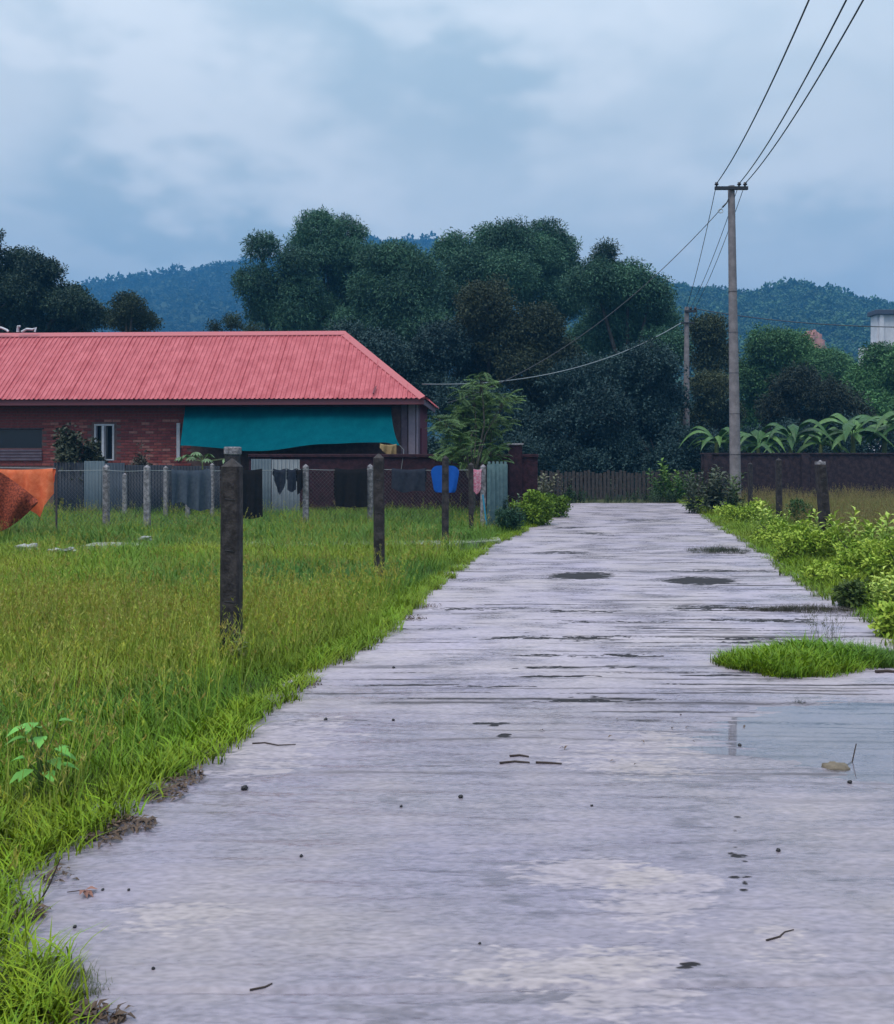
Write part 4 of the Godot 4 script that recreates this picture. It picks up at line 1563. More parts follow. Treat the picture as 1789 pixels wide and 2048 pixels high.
# ---------------------------------------------------------------- trees
func make_trees() -> void:
	rng.seed = 810
	var g := "trees behind the lane"
	var lo := Color(0.026, 0.07, 0.052)
	var hi := Color(0.085, 0.20, 0.115)
	tree("tree", "slender tree of small round clumps, leftmost of the tall tree group", g, 52, 545, [[527, 498, 34], [514, 572, 44], [538, 622, 46], [600, 535, 42], [608, 592, 46], [590, 640, 44], [575, 570, 30]], M.fine, 11, lo, hi, 0.16)
	tree("tree", "tallest tree whose domed top stands left of the middle", g, 55, 665, [[640, 466, 46], [690, 466, 42], [655, 520, 58], [705, 520, 46], [690, 590, 55], [650, 640, 50], [615, 500, 34]], M.fine, 10, lo, hi, 0.25)
	tree("tree", "broad tree right of the tallest, its crown level with the hill", g, 50, 780, [[757, 516, 46], [800, 518, 46], [842, 545, 38], [757, 580, 66], [820, 600, 66], [770, 670, 76], [700, 650, 50], [850, 660, 55]], M.fine, 10, lo, hi, 0.24)
	tree("tree", "wide tree with a humped top in the middle of the tree group", g, 53, 960, [[908, 505, 44], [985, 484, 46], [1026, 480, 42], [944, 548, 62], [1010, 560, 60], [900, 600, 55]], M.fine_b, 10, lo, hi, 0.26)
	tree("tree", "tall tree with a rounded dome right of the wide one", g, 56, 1095, [[1092, 476, 46], [1116, 502, 44], [1066, 526, 58], [1126, 540, 42], [1090, 600, 66], [1150, 600, 46]], M.fine_b, 10, lo, hi, 0.25)
	tree("tree", "slim tree with a small tuft at its top near the slanting wire", g, 54, 1212, [[1212, 500, 22], [1206, 524, 26], [1232, 540, 24], [1215, 570, 40]], M.fine, 12, lo, Color(0.03, 0.06, 0.04), 0.14)
	tree("tree", "sloping right shoulder of the tree group left of the far pole", g, 50, 1260, [[1180, 578, 54], [1248, 574, 48], [1296, 600, 44], [1328, 640, 42], [1240, 650, 70], [1320, 700, 50], [1190, 680, 60]], M.fine_b, 10, lo, hi, 0.26)
	tree("tree", "brownish olive domed tree standing before the wide one", g, 44, 975, [[972, 622, 58], [940, 680, 56], [1010, 690, 55], [965, 750, 66]], M.fine_b, 11, Color(0.022, 0.036, 0.02), Color(0.06, 0.075, 0.036), 0.2)
	tree("tree", "second brownish domed tree just right of the first olive one", g, 43, 1076, [[1072, 660, 56], [1110, 715, 52], [1050, 740, 56], [1090, 800, 66]], M.fine_b, 11, Color(0.02, 0.034, 0.02), Color(0.052, 0.068, 0.034), 0.2)
	var shade_lo := Color(0.015, 0.038, 0.042)  # canopy shade over the lower trees put into these darker leaf colours
	var shade_hi := Color(0.04, 0.085, 0.08)
	tree("tree", "dark tree rising directly behind the red roof's hip", g, 43, 800, [[700, 700, 60], [760, 730, 72], [830, 750, 66], [880, 700, 60], [860, 800, 60]], M.broad, 9, shade_lo, shade_hi, 0.22)
	tree("tree", "very dark tree at the left of the lane's end", g, 41, 985, [[930, 820, 60], [1000, 830, 66], [1050, 870, 56], [980, 890, 50], [1070, 930, 40]], M.broad, 9, shade_lo, shade_hi, 0.22)
	tree("tree", "very dark tree closing the middle of the lane's end", g, 41, 1165, [[1150, 770, 66], [1190, 830, 70], [1130, 860, 60], [1160, 920, 56], [1230, 900, 56], [1220, 760, 60]], M.broad, 9, shade_lo, shade_hi, 0.24)
	tree("tree", "dark tree just left of the far power pole", g, 42, 1300, [[1290, 740, 66], [1330, 800, 55], [1280, 830, 66], [1320, 880, 50], [1270, 910, 50]], M.broad, 9, shade_lo, shade_hi, 0.22)
	# left
	var ll := Color(0.016, 0.036, 0.03)
	var lh := Color(0.05, 0.09, 0.055)
	tree("tree", "large dark layered tree behind the roof at the far left", "trees behind the house", 47, 20, [[-30, 505, 46], [36, 528, 46], [86, 548, 44], [-60, 600, 110], [40, 600, 80], [112, 590, 46], [150, 615, 44], [188, 634, 38], [120, 650, 44], [60, 660, 50], [5, 482, 14]], M.broad, 10, ll, lh, 0.4, 1.0, 0.7)
	tree("tree", "small bushy tree at the right foot of the large dark one", "trees behind the house", 44, 262, [[250, 606, 26], [276, 620, 24], [240, 640, 34], [282, 646, 30]], M.broad, 13, Color(0.02, 0.036, 0.02), Color(0.05, 0.075, 0.035), 0.15, 0.8)
	tree("tree", "low bush peeping over the ridge below the slender tree", "trees behind the house", 40, 455, [[440, 662, 14], [470, 650, 20], [500, 660, 24]], M.broad, 16, ll, lh, 0.08, 0.6)
	# right
	var r := "trees behind the right wall"
	var rl := Color(0.035, 0.09, 0.045)
	var rh := Color(0.12, 0.28, 0.10)
	tree("tree", "olive tree between the two power poles", r, 46, 1425, [[1410, 668, 42], [1428, 720, 46], [1408, 780, 46], [1440, 830, 50], [1390, 840, 40]], M.broad, 12, Color(0.03, 0.05, 0.028), Color(0.10, 0.12, 0.06), 0.16, 0.85)
	tree("tree", "green tree immediately right of the tall pole", r, 50, 1530, [[1530, 696, 46], [1570, 700, 34], [1510, 760, 54], [1570, 770, 50], [1530, 830, 50]], M.fine_b, 11, rl, rh, 0.2)
	tree("tree", "dark brownish tree behind the banana plants", r, 44, 1610, [[1600, 770, 44], [1640, 800, 46], [1570, 820, 46], [1680, 830, 46], [1620, 860, 46]], M.fine, 12, Color(0.018, 0.03, 0.022), Color(0.045, 0.055, 0.036), 0.18)
	tree("tree", "pale green tree below the distant hill on the right", r, 56, 1660, [[1650, 735, 46], [1690, 740, 40], [1620, 720, 34], [1700, 790, 50], [1650, 790, 46]], M.fine_b, 11, Color(0.05, 0.13, 0.06), Color(0.14, 0.30, 0.11), 0.2)
	tree("tree", "green tree hiding the foot of the white building", r, 48, 1770, [[1766, 718, 34], [1800, 735, 46], [1745, 765, 46], [1790, 800, 56], [1730, 820, 46], [1840, 770, 60]], M.fine_b, 12, rl, rh, 0.2)
	# undergrowth that closes the view below the crowns
	var u := "dark undergrowth behind the walls"
	var under := [[880, 39, 2.6, "dark undergrowth showing between the house and the young tree"], [960, 40, 2.6, "dark undergrowth behind the young tree"], [1060, 39, 2.4, "dark undergrowth left of the slat fence"], [1150, 39.5, 2.6, "dark undergrowth behind the left half of the slat fence"], [1240, 39.5, 2.4, "dark undergrowth behind the middle of the slat fence"], [1330, 39.5, 2.8, "dark undergrowth behind the right end of the slat fence"], [1400, 40, 3.0, "dark undergrowth between the two poles"], [1480, 41, 3.2, "dark undergrowth behind the tall pole above the wall"], [1560, 42, 3.2, "dark undergrowth behind the second banana plant"], [1640, 42, 3.2, "dark undergrowth behind the middle banana plants"], [1725, 42, 3.4, "dark undergrowth behind the bright banana plants"], [1810, 42, 3.4, "dark undergrowth at the right edge behind the bananas"]]
	for q in under:
		shrub("understory_shrub", q[3], u, foot(q[0], q[1]), 2.9, q[2], M.broad, 260, shade_lo, shade_hi, 0.9, "shrub")
	# young tree by the house corner
	rng.seed = 830
	tree("young_tree", "young light green feathery tree by the house's right corner", "", 24.3, 945, [[950, 790, 36], [972, 812, 34], [930, 830, 34], [1008, 806, 24], [895, 858, 30], [950, 862, 42], [990, 850, 34], [918, 888, 34], [968, 895, 36], [900, 912, 30], [990, 908, 28], [944, 918, 32], [962, 766, 22], [876, 846, 20]], M.pinnate, 34, Color(0.045, 0.09, 0.035), Color(0.13, 0.23, 0.07), 0.05, 0.62)
	# banana plants
	var bananas := [[1432, 38.5, 3.5], [1515, 38.0, 3.3], [1580, 37.6, 3.7], [1640, 38.6, 3.4], [1705, 37.4, 4.0], [1768, 38.0, 4.5], [1815, 37.2, 4.3]]
	var blabels := ["banana plant directly behind the tall pole", "low banana plant between the tall pole and the thin dark post", "banana plant behind the thin dark post", "banana plant above the leaning post", "banana plant with arching leaves right of the leaning post", "tall bright banana plant near the right edge", "banana plant cut by the right edge"]
	for i in bananas.size():
		var b: Array = bananas[i]
		banana(blabels[i], foot(b[0], b[1]), b[2], 860 + i, Color(0.04, 0.10, 0.035), Color(0.11, 0.21, 0.06))

func make_shrubs() -> void:
	rng.seed = 900
	var g := "shrubs along the right verge"
	var ylo := Color(0.15, 0.27, 0.016)
	var yhi := Color(0.45, 0.58, 0.08)
	var at := func(px: float, py: float) -> Vector3: return on_ground(px, py)
	var rows := [
		[1478, 1048, 92, 60, "yellow green shrub at the lane's edge near the tall pole", ylo, yhi, 260],
		[1545, 1092, 84, 62, "bright shrub below the thin dark post", ylo, yhi, 300],
		[1600, 1125, 104, 84, "large bright yellow green shrub left of the leaning post", ylo, yhi, 420],
		[1598, 1050, 74, 64, "dark green bush between the two right posts", Color(0.03, 0.075, 0.02), Color(0.07, 0.14, 0.035), 300],
		[1712, 1150, 110, 100, "tall leafy yellow shrub right of the leaning post", ylo, yhi, 420],
		[1790, 1170, 120, 115, "leafy yellow shrub reaching out of the right edge", ylo, yhi, 420],
		[1705, 1214, 80, 70, "dark twiggy shrub leaning over the lane on the right", Color(0.03, 0.06, 0.016), Color(0.10, 0.15, 0.03), 130],
		[1800, 1272, 96, 70, "low bright shrub at the right edge beside the lane", ylo, yhi, 300],
		[1650, 1168, 80, 40, "low yellow green plant at the lane's edge below the leaning post", ylo, yhi, 220]]
	for r in rows:
		var p: Vector3 = at.call(r[0] + 10.0, r[1])
		var k := -p.z / FOCAL
		shrub("verge_shrub", r[4], g, p, r[2] * k * 1.15, r[3] * k * 0.85, M.bush, int(r[7] * 1.0), r[5], r[6], 0.66)
	for r in [
		[1528, 1080, 60, 60, "leafy upright weed left of the thin dark post's foot"],
		[1628, 1108, 60, 76, "leafy upright weed just left of the leaning post's foot"],
		[1690, 1130, 60, 90, "leafy upright weed just right of the leaning post's foot"],
		[1752, 1148, 70, 100, "tall pale leafy weed between the two right yellow shrubs"],
		[1770, 1226, 70, 74, "leafy weed above the low bright shrub at the right edge"]]:
		var p: Vector3 = at.call(r[0] + 8.0, r[1])
		var k := -p.z / FOCAL
		weed("verge_weed", r[4], "weeds along the right verge", p, r[2] * k, r[3] * k * 1.5, M.shoot, 0.55, 30, Color(0.22, 0.36, 0.05), Color(0.55, 0.66, 0.14))
	var w := "weeds at the lane's far end"
	for r in [
		[1412, 1026, 70, 125, "tall grey green weed left of the tall pole's foot", M.shoot, 0.55, 26, Color(0.05, 0.075, 0.05), Color(0.11, 0.13, 0.09)],
		[1345, 1000, 90, 92, "bushy green weed with a pointed spire before the far pole", M.shoot, 0.55, 34, Color(0.04, 0.10, 0.02), Color(0.13, 0.24, 0.04)],
		[1448, 1024, 80, 105, "leafy weed clump round the tall pole's foot", M.shoot, 0.55, 24, Color(0.05, 0.09, 0.03), Color(0.12, 0.17, 0.05)],
		[1276, 1004, 80, 34, "low dark weed clump at the right of the lane's end", M.shoot_short, 0.32, 26, Color(0.02, 0.045, 0.02), Color(0.05, 0.085, 0.035)],
		[1210, 1004, 70, 26, "low dark weed clump at the middle of the lane's end", M.shoot_short, 0.32, 24, Color(0.02, 0.045, 0.02), Color(0.05, 0.08, 0.035)],
		[1150, 1005, 60, 40, "round dark green weed at the left of the lane's end", M.shoot_short, 0.32, 30, Color(0.022, 0.055, 0.02), Color(0.05, 0.10, 0.035)],
		[1320, 1002, 70, 36, "low weed clump below the bushy spired weed", M.shoot_short, 0.32, 24, Color(0.02, 0.05, 0.02), Color(0.06, 0.10, 0.04)],
		[1082, 1008, 40, 88, "tall pale dry weed behind the bright round shrub", M.shoot, 0.55, 12, Color(0.12, 0.13, 0.08), Color(0.24, 0.24, 0.16)],
		[1120, 1002, 60, 64, "thin brown weed stalks left of the slat fence", M.shoot, 0.55, 14, Color(0.05, 0.05, 0.03), Color(0.10, 0.09, 0.06)],
		[1012, 1056, 34, 90, "tall weed growing against the corrugated sheet", M.shoot, 0.55, 14, Color(0.05, 0.09, 0.06), Color(0.12, 0.18, 0.11)]]:
		var p: Vector3 = at.call(r[0], r[1])
		var k := -p.z / FOCAL
		weed("weed_clump", r[4], w, p, r[2] * k, r[3] * k, r[5], r[6], r[7], r[8], r[9])
	shrub("verge_shrub", "bright rounded yellow green shrub beside the corrugated sheet", "", at.call(1066, 1050), 100 * 0.0111, 76 * 0.0111, M.bush, 520, Color(0.08, 0.16, 0.012), Color(0.22, 0.34, 0.03), 0.85)
	shrub("verge_shrub", "low bright shrub trailing right of the rounded one", "", at.call(1112, 1034), 66 * 0.0126, 46 * 0.0126, M.bush, 260, Color(0.07, 0.14, 0.012), Color(0.18, 0.29, 0.03), 0.85)
	shrub("verge_shrub", "dark bluish shrub at the foot of the corrugated sheet", "", at.call(1022, 1066), 60 * 0.01, 60 * 0.01, M.bush_fine, 300, Color(0.015, 0.05, 0.03), Color(0.04, 0.10, 0.05), 0.9)
	# plants in the house yard
	shrub("yard_shrub", "dark loose shrub before the brick wall left of the casement window", "", foot(150, 25.8), 1.3, 2.4, M.bush, 420, Color(0.03, 0.04, 0.028), Color(0.085, 0.095, 0.06), 1.4)
	shrub("yard_shrub", "small brownish shrub before the brick wall right of the casement window", "", foot(276, 25.7), 0.55, 1.65, M.bush, 160, Color(0.05, 0.045, 0.035), Color(0.13, 0.11, 0.09), 1.2)
	var root := thing("papaya_plant", "pale green star-leaved plant under the net's left end", "plant", foot(405, 24.4))
	var st := begin()
	tube(st, [Vector3(0, -0.05, 0), Vector3(0.02, 0.8, 0), Vector3(0, 1.5, 0)], [0.03, 0.025, 0.015], 6)
	obj("stem", st, M.stalk, root)
	for k in 9:
		var a := k * 0.7 + rng.randf() * 0.4
		var o := Vector3(cos(a), 0, sin(a) * 0.6)
		var tip := Vector3(0, 1.45, 0) + o * rng.randf_range(0.3, 0.62) + Vector3(0, rng.randf_range(0.0, 0.2), 0)
		st = begin()
		st.set_color(Color(0.16, 0.22, 0.10))
		tube(st, [Vector3(0, 1.4, 0), tip], [0.006, 0.004], 4)
		for j in 7:
			var b := a + (j - 3) * 0.5
			st.set_color(Color(0.15, 0.24, 0.12) * rng.randf_range(0.8, 1.25))
			ovate(st, tip, Vector3(cos(b), -0.3, sin(b)).normalized(), Vector3.UP, 0.2, 0.07, 0.3)
		obj("leaf", st, M.leaf, root)
	# broad-leaved weed in the near grass and a creeper on the nearest post
	var bw := thing("broadleaf_weed", "broad-leaved weed standing in the near grass at the left", "weed", foot(85, 4.45))
	for k in 20:
		var a := k * 2.4
		st = begin()
		var h := rng.randf_range(0.1, 0.34)
		var tip := Vector3(cos(a) * 0.07, h, sin(a) * 0.07)
		st.set_color(Color(0.08, 0.13, 0.04))
		tube(st, [Vector3(0, -0.03, 0), tip * Vector3(0.3, 0.6, 0.3), tip], [0.004, 0.003, 0.002], 4)
		st.set_color(Color(0.14, 0.36, 0.07) * rng.randf_range(0.7, 1.3))
		ovate(st, tip, Vector3(cos(a), 0.1, sin(a)).normalized(), Vector3.UP, 0.085, 0.06, 0.45)
		obj("leaf", st, M.leaf, bw)
	weed("post_creeper", "small leafy creeper climbing the foot of the nearest dark post", "", foot(463, 7.2), 0.16, 0.42, M.shoot_short, 0.32, 7, Color(0.07, 0.09, 0.03), Color(0.17, 0.2, 0.07))

# ---------------------------------------------------------------- grass
func make_grass() -> void:
	rng.seed = 1000
	var sets := {}
	for k in ["lush", "lush_b", "fresh", "dry", "seed", "coarse"]:
		sets[k] = [[], []]
	var patch := FastNoiseLite.new()
	patch.seed = 5
	patch.frequency = 0.35
	patch.fractal_octaves = 3
	var place := func(kind: String, x: float, d: float, s: float, c: Color, y := -0.02) -> void:
		var b := Basis.from_euler(Vector3(rng.randf_range(-0.12, 0.12), rng.randf() * TAU, rng.randf_range(-0.12, 0.12))).scaled(Vector3(s, s * rng.randf_range(0.8, 1.2), s))
		sets[kind][0].append(Transform3D(b, Vector3(x, y, -d)))
		sets[kind][1].append(c)
	var green := Color(0.23, 0.43, 0.02)
	var deep := Color(0.085, 0.27, 0.03)
	var yellow := Color(0.41, 0.49, 0.022)
	var olive := Color(0.33, 0.40, 0.045)
	var bright := Color(0.27, 0.47, 0.02)
	var d := 1.6
	while d < 27.0:
		var step := 0.085 if d < 6.0 else (0.10 if d < 12.0 else (0.14 if d < 20.0 else 0.19))
		var x_end := between(left_edge, d)
		var x := -0.47 * d - 1.6
		while x < x_end:
			var gx := x + rng.randf_range(-0.5, 0.5) * step
			var gd := d + rng.randf_range(-0.5, 0.5) * step
			x += step
			var e := between(left_edge, gd) + 0.05 * patch.get_noise_2d(gx * 9.0, gd * 9.0)
			var off := e - gx
			if off < -0.03: continue
			# the bare stretch of footpath
			if gd > 15.95 and gd < 17.4 and (gx < -5.3 and gx > -6.7) and rng.randf() < 0.93: continue
			if gd > 15.9 and gd < 16.9 and gx > -0.35 and rng.randf() < 0.9: continue
			var n := patch.get_noise_2d(gx, gd)
			var n2 := patch.get_noise_2d(gx * 2.3 + 50.0, gd * 2.3)
			var c := green.lerp(yellow, clampf(0.35 + n * 1.3, 0, 1))
			# plant communities of the field: a moister strip behind the second post, a dry flowering belt before it
			var moist := exp(-pow((gd - 12.2 + n2 * 1.2) / 1.8, 2.0)) * smoothstep(-5.0, -2.4, gx)
			moist = maxf(moist, 0.75 * exp(-pow((gd - 5.6 + n) / 0.9, 2.0)) * smoothstep(-0.4, -1.3, gx))
			var flower := exp(-pow((gd - 8.3 + n * 1.3) / 1.9, 2.0))
			c = c.lerp(deep, minf(1.0, moist * 1.05))
			c = c.lerp(olive, clampf(flower * 0.8 + n2 * 0.3, 0, 0.9))
			c = c * rng.randf_range(0.8, 1.2)
			if gd > 16.0: c = c.lerp(Color(0.10, 0.27, 0.05), 0.6)
			var size := lerpf(0.75, 1.12, smoothstep(4.0, 12.0, gd)) * (0.9 + 0.4 * n2)
			if gd > 17.5: size *= 1.2
			if off < 0.16 + 0.12 * n2:
				for q in 3:
					place.call("fresh", gx + rng.randf_range(-0.07, 0.05), gd + rng.randf_range(-0.06, 0.06), rng.randf_range(0.7, 1.15), bright.lerp(yellow, rng.randf() * 0.6) * rng.randf_range(0.8, 1.15), -0.01)
				continue
			var kind := "lush" if rng.randf() < 0.55 else "lush_b"
			if off < 0.55: size *= lerpf(0.55, 1.0, (off - 0.1) / 0.45)
			if off < 0.9: c = c.lerp(bright, 0.45 * (1.0 - off / 0.9))
			place.call(kind, gx, gd, size, c)
			if rng.randf() < 0.05 + 0.30 * flower:
				place.call("seed", gx, gd, rng.randf_range(0.7, 1.1), olive.lerp(Color(0.32, 0.29, 0.09), rng.randf()) * rng.randf_range(0.8, 1.3))
			if gd < 6.5 and rng.randf() < 0.06:
				place.call("coarse", gx, gd, rng.randf_range(0.6, 0.95), bright * rng.randf_range(0.7, 1.1))
		d += step
	# right of the lane
	d = 3.0
	while d < 35.0:
		var step := 0.13 if d < 14.0 else (0.17 if d < 22.0 else 0.23)
		var x := between(right_edge, d)
		var x_end := maxf(x + 3.0, 0.5 * d + 1.5)
		while x < x_end:
			var gx := x + rng.randf_range(-0.5, 0.5) * step
			var gd := d + rng.randf_range(-0.5, 0.5) * step
			x += step
			var off := gx - between(right_edge, gd) - 0.06 * patch.get_noise_2d(gx * 9.0, gd * 9.0)
			if off < 0.0: continue
			var n := patch.get_noise_2d(gx + 30.0, gd)
			var c := yellow.lerp(green, clampf(0.4 + n, 0, 1)).lerp(bright, 0.35)
			if off > 1.3: c = c.lerp(Color(0.20, 0.20, 0.05), clampf((off - 1.3) / 1.0, 0, 0.85))
			c = c * rng.randf_range(0.75, 1.2)
			if off < 0.22:
				place.call("fresh", gx, gd, rng.randf_range(0.7, 1.2), c.lerp(bright, 0.4), -0.01)
			else:
				place.call("lush" if rng.randf() < 0.5 else "lush_b", gx, gd, rng.randf_range(0.7, 1.05), c)
				if off > 1.5 and rng.randf() < 0.35:
					place.call("seed", gx, gd, rng.randf_range(0.8, 1.15), Color(0.26, 0.22, 0.10) * rng.randf_range(0.7, 1.2))
		d += step
	var names := {"lush": "long_grass", "lush_b": "bent_grass", "fresh": "verge_grass", "seed": "flowering_grass", "coarse": "coarse_grass"}
	for k in names:
		many(names[k], M[k], M.grass, sets[k][0], sets[k][1])
	# grass that took root on the concrete
	for k in sets: sets[k] = [[], []]
	var clump := func(px: float, py: float, rx: float, ry: float, n: int, kind: String, size: float, a: Color, b: Color) -> void:
		var o := on_ground(px, py)
		var dd := -o.z
		var hx := rx * dd / FOCAL
		var hz := ry * dd * dd / (EYE * FOCAL)
		for i in n:
			var t := rng.randf() * TAU
			var r := sqrt(rng.randf()) * (1.0 + 0.35 * patch.get_noise_2d(cos(t) * 3.0 + px, sin(t) * 3.0))
			var x := o.x + cos(t) * r * hx
			var z := dd + sin(t) * r * hz
			place.call(kind, x, z, size * rng.randf_range(0.7, 1.15) * (1.0 - 0.45 * r), a.lerp(b, rng.randf()), lane_height(x, z) - 0.01)
	clump.call(1575, 1330, 130, 22, 420, "fresh", 1.5, Color(0.16, 0.34, 0.012), Color(0.36, 0.55, 0.016))
	clump.call(1640, 1318, 110, 20, 260, "fresh", 1.6, Color(0.13, 0.30, 0.012), Color(0.27, 0.48, 0.016))
	clump.call(1735, 1322, 90, 12, 160, "fresh", 1.3, Color(0.09, 0.22, 0.02), Color(0.19, 0.36, 0.025))
	clump.call(1650, 1300, 40, 8, 5, "seed", 0.75, Color(0.06, 0.08, 0.03), Color(0.10, 0.11, 0.05))
	for k in ["fresh", "seed"]:
		if sets[k][0].size(): many("lane_grass_patch" if k == "fresh" else "lane_grass_stalks", M[k], M.grass, sets[k][0], sets[k][1])
	for k in sets: sets[k] = [[], []]
	clump.call(1440, 1103, 62, 6, 130, "dry", 1.1, Color(0.03, 0.05, 0.02), Color(0.07, 0.085, 0.035))
	clump.call(1610, 1220, 100, 6, 260, "dry", 0.75, Color(0.05, 0.05, 0.03), Color(0.11, 0.10, 0.06))
	clump.call(1510, 1219, 60, 4, 90, "dry", 0.5, Color(0.06, 0.055, 0.035), Color(0.12, 0.10, 0.06))
	clump.call(70, 1985, 110, 60, 160, "dry", 0.7, Color(0.10, 0.13, 0.02), Color(0.16, 0.2, 0.03))
	clump.call(1600, 1403, 9, 3, 8, "dry", 0.4, Color(0.03, 0.04, 0.02), Color(0.05, 0.06, 0.03))
	many("dry_lane_grass", M.dry, M.grass, sets.dry[0], sets.dry[1])

# ---------------------------------------------------------------- small things on the lane
func lump(seed_: float, radius: Vector3) -> Mesh:
	var s := SphereMesh.new()
	s.radial_segments = 14
	s.rings = 8
	s.radius = 1.0
	s.height = 2.0
	var st := SurfaceTool.new()
	st.create_from(s, 0)
	var am := st.commit()
	var md := MeshDataTool.new()
	md.create_from_surface(am, 0)
	for i in md.get_vertex_count():
		var v := md.get_vertex(i)
		md.set_vertex(i, v * radius * (1.0 + 0.45 * noise_b.get_noise_3dv(v * 1.6 + Vector3(seed_, 0, 0)) + 0.2 * noise_c.get_noise_3dv(v * 2.5 + Vector3(0, seed_, 0))))
	am.clear_surfaces()
	md.commit_to_surface(am)
	st = SurfaceTool.new()
	st.create_from(am, 0)
	st.generate_normals()
	return st.commit()

func make_small_things() -> void:
	rng.seed = 1200
	var i := 0
	for p in [[490, 1577, 9, "largest black clod lying alone on the lane's left half"], [922, 1594, 6, "black clod on the lane near the picture's middle"], [603, 1712, 5, "small black clod below the largest one"], [304, 1640, 6, "black clod beside the leaf litter at the left verge"], [258, 1781, 4, "tiny black clod right of the reddish dead leaf"], [206, 1780, 4, "tiny black clod just right of the reddish leaf's tip"], [150, 1854, 5, "small black clod at the lower left verge"], [307, 1938, 5, "small black clod low on the lane at the left"], [1557, 1701, 6, "dark clod on the wet lower right of the lane"], [803, 1611, 4, "tiny dark clod left of the middle one"], [1184, 1611, 4, "tiny dark clod right of the middle one"], [787, 1440, 4, "tiny dark clod on the lane left of the twigs"], [652, 1440, 5, "small dark clod near the bend of the left verge"], [1700, 1563, 6, "dark pebble on the lane below the brown stone"], [788, 1335, 4, "tiny dark clod below the second dark post"], [960, 1885, 4, "tiny clod on the lower middle of the lane"], [1480, 1487, 5, "flat dark clod at the edge of the puddle"]]:
		var o := on_ground(p[0], p[1])
		var r: float = 0.75 * p[2] * -o.z / FOCAL
		var n := put("clod", lump(i * 3.7, Vector3(r, r * 0.75, r)), M.dung)
		n.position = Vector3(o.x, lane_height(o.x, -o.z) + r * 0.5, o.z)
		n.rotation.y = rng.randf() * TAU
		tag(n, p[3], "clod", "dark clods on the lane")
		i += 1
	var o := on_ground(1672, 1530)
	var s := put("stone", lump(55.0, Vector3(0.062, 0.024, 0.045)), M.stone)
	s.position = Vector3(o.x, -0.012, o.z)
	tag(s, "brown stone standing in the puddle on the right", "stone")
	var tw := [
		["twig", [[505, 1487], [530, 1486], [556, 1491], [592, 1490]], 0.0045, "thin brown twig lying on the lane beside the left verge"],
		["twig", [[1533, 1880], [1560, 1873], [1570, 1864], [1588, 1858]], 0.003, "thin curved twig on the wet lower right of the lane"],
		["twig", [[1000, 1527], [1030, 1523], [1060, 1525]], 0.006, "brown stick lying left on the lane's middle"],
		["twig", [[1072, 1525], [1095, 1526], [1124, 1528]], 0.006, "brown stick lying right of the other on the lane's middle"],
		["twig", [[1020, 1513], [1040, 1511], [1058, 1514]], 0.006, "short brown stick lying beyond the pair on the lane"],
		["twig", [[1752, 1346], [1775, 1344], [1800, 1346]], 0.012, "dark stick at the right edge below the grass patch"],
		["twig", [[500, 1975], [530, 1972], [545, 1967]], 0.003, "forked twig low on the lane at the left"],
		["twig", [[1690, 1526], [1705, 1518], [1714, 1490]], 0.004, "dark twig standing beside the brown stone in the puddle"]]
	for t in tw:
		var st := begin()
		var pts := []
		for c in t[1]:
			var g := on_ground(c[0], c[1])
			pts.append(Vector3(g.x, lane_height(g.x, -g.z) + t[2] * 0.9, g.z))
		if t[3].begins_with("dark twig standing"):
			pts[2] = pts[1] + Vector3(0.02, 0.09, 0.0)
			pts[0].y -= 0.004
		tube(st, pts, [t[2], t[2] * 0.9, t[2] * 0.7, t[2] * 0.5], 5)
		tag(obj(t[0], st, M.twig), t[3], "twig", "twigs on the lane")
	# a dry stalk leaning out of the grass
	var st2 := begin()
	tube(st2, [on_ground(72, 1818), on_ground(72, 1818) + Vector3(0.045, 0.08, 0.0), on_ground(72, 1818) + Vector3(0.085, 0.17, 0.01)], [0.0035, 0.003, 0.002], 5)
	tag(obj("dry_stalk", st2, M.twig), "thin dark stalk leaning out of the grass at the lower left", "stalk")
	# reddish dead leaf
	var lf := begin()
	var lp := on_ground(170, 1786)
	lp.y = lane_height(lp.x, -lp.z) + 0.012
	for k in 5:
		var a := -0.6 + k * 0.55
		lf.set_color(Color(0.26, 0.12, 0.09) * rng.randf_range(0.8, 1.3))
		leaf(lf, lp, Vector3(cos(a), 0.25 * sin(k * 2.0), sin(a)).normalized(), Vector3.UP, 0.045, 0.02, 0.2)
	lf.set_color(Color(0.05, 0.03, 0.03))
	tube(lf, [lp, lp + Vector3(-0.06, -0.006, 0.003)], [0.002, 0.0015], 4)
	tag(obj("dead_leaf", lf, M.litter), "reddish crumpled dead leaf on the lane at the lower left", "leaf")
	# brown leaf litter along the verge
	var sets := [[], []]
	var one := begin()
	one.set_color(Color.WHITE)
	leaf(one, Vector3.ZERO, Vector3(1, 0.1, 0).normalized(), Vector3.UP, 0.04, 0.014, 0.3)
	one.generate_normals()
	var lm := one.commit()
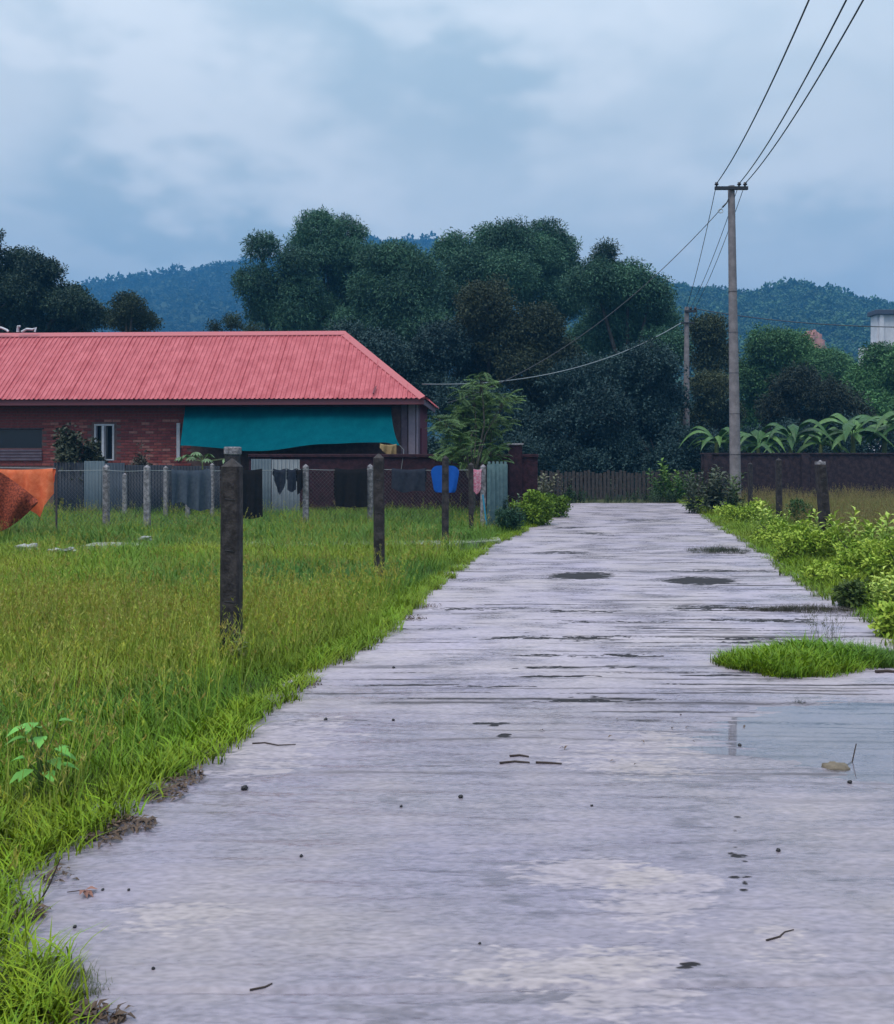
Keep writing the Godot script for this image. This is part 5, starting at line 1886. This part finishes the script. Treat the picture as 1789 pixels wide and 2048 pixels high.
	for q in [[365, 1560, 42, 20, 150], [330, 1590, 45, 14, 110], [255, 1652, 55, 16, 190], [200, 1680, 40, 10, 60], [60, 1832, 40, 14, 60], [110, 1755, 40, 14, 30], [170, 2035, 90, 12, 150], [430, 1505, 30, 8, 50], [610, 1372, 30, 6, 50], [830, 1238, 22, 4, 60], [850, 1213, 30, 3, 60], [1300, 1470, 240, 60, 14]]:
		var g := on_ground(q[0], q[1])
		var dd := -g.z
		for k in q[4]:
			var t := rng.randf() * TAU
			var r := sqrt(rng.randf())
			var x: float = g.x + cos(t) * r * q[2] * dd / FOCAL
			var z: float = dd + sin(t) * r * q[3] * dd * dd / (EYE * FOCAL)
			sets[0].append(Transform3D(Basis.from_euler(Vector3(rng.randf_range(-0.5, 0.5), rng.randf() * TAU, rng.randf_range(-0.3, 0.5))).scaled(Vector3.ONE * rng.randf_range(0.5, 1.25)), Vector3(x, lane_height(x, z) + rng.randf_range(0.004, 0.018), -z)))
			sets[1].append(Color(0.06, 0.038, 0.028).lerp(Color(0.13, 0.08, 0.05), rng.randf()))
	many("leaf_litter", lm, M.litter, sets[0], sets[1])

# ---------------------------------------------------------------- far things
func make_far() -> void:
	rng.seed = 1400
	hill("left_hill", [[-900, 700], [-400, 660], [0, 628], [200, 582], [250, 572], [340, 560], [420, 548], [480, 537], [600, 516], [700, 502], [850, 491], [890, 494], [1000, 520], [1150, 560], [1300, 605], [1500, 680]], 760.0, 14.0, 3, 9000, 330.0)
	hill("right_hill", [[1050, 690], [1200, 620], [1310, 578], [1385, 584], [1430, 590], [1500, 601], [1545, 592], [1580, 582], [1620, 588], [1680, 606], [1750, 620], [1900, 640], [2300, 690], [2600, 760]], 470.0, 8.0, 8, 9000, 210.0, Color(0.055, 0.115, 0.05))
	# bare red earth on the right slope
	var st := begin()
	st.set_smooth_group(1)
	var c := spot(1620, 690, 205.0)
	var g := []
	for j in 10:
		var row := []
		for i in 21:
			var a := PI * i / 20.0
			var e := PI * 0.5 * j / 9.0
			var k := 1.0 + 0.5 * noise_b.get_noise_2d(i * 0.5, j * 0.6)
			row.append(c + Vector3(cos(a) * cos(e) * 3.1 * k, sin(e) * 3.9 * k - 1.5, sin(a) * cos(e) * 2.0 * k))
		g.append(row)
	for j in 9:
		for i in 20:
			quad(st, g[j][i], g[j][i + 1], g[j + 1][i + 1], g[j + 1][i])
	tag(obj("earth_bank", st, M.earth), "", "", "", "structure")
	# white building
	var d := 125.0
	var b := thing("white_building", "white two-storey building with a dark flat roof at the right edge", "building", foot(1790, d))
	var k := d / FOCAL
	var top := EYE + (HORIZON - 630) * k
	st = begin()
	box(st, Vector3(-36 * k, -0.1, -1.8), Vector3(8, top, 0))
	obj("wall", st, M.far_white, b)
	st = begin()
	box(st, Vector3(-42 * k, top + 0.01, -2.0), Vector3(8.6, top + 0.6, 0.6), 0.05)
	obj("roof", st, M.far_roof, b)
	st = begin()
	box(st, Vector3(-32 * k, 0.0, 0.01), Vector3(-24 * k, top - 0.01, 0.35), 0.03)
	obj("column", st, M.far_white, b)
	st = begin()
	box(st, Vector3(-62 * k, -0.1, -1.6), Vector3(-36.4 * k, EYE + (HORIZON - 694) * k, -0.6))
	obj("annex", st, M.far_white, b)
	for x in [-14.0, 6.0]:
		for y in [0.35, 0.68]:
			st = begin()
			box(st, Vector3(x * k, top * y, -0.02), Vector3((x + 11) * k, top * y + 1.3, 0.05), 0.02)
			obj("window", st, M.far_roof, b)

# ---------------------------------------------------------------- all
func _ready() -> void:
	rng.seed = 1
	noise_a.seed = 31
	noise_a.frequency = 1.0
	noise_a.fractal_octaves = 3
	noise_b.seed = 32
	noise_b.frequency = 0.6
	noise_b.fractal_octaves = 3
	noise_c.seed = 33
	noise_c.frequency = 1.0
	noise_c.fractal_octaves = 3
	make_view()
	print("view ", Time.get_ticks_msec())
	make_materials()
	make_plant_meshes()
	print("materials ", Time.get_ticks_msec())
	make_edges()
	make_ground()
	print("ground ", Time.get_ticks_msec())
	make_far()
	make_house()
	make_yard()
	make_posts()
	make_poles()
	print("built ", Time.get_ticks_msec())
	make_trees()
	make_shrubs()
	make_grass()
	make_small_things()
	print("plants ", Time.get_ticks_msec())
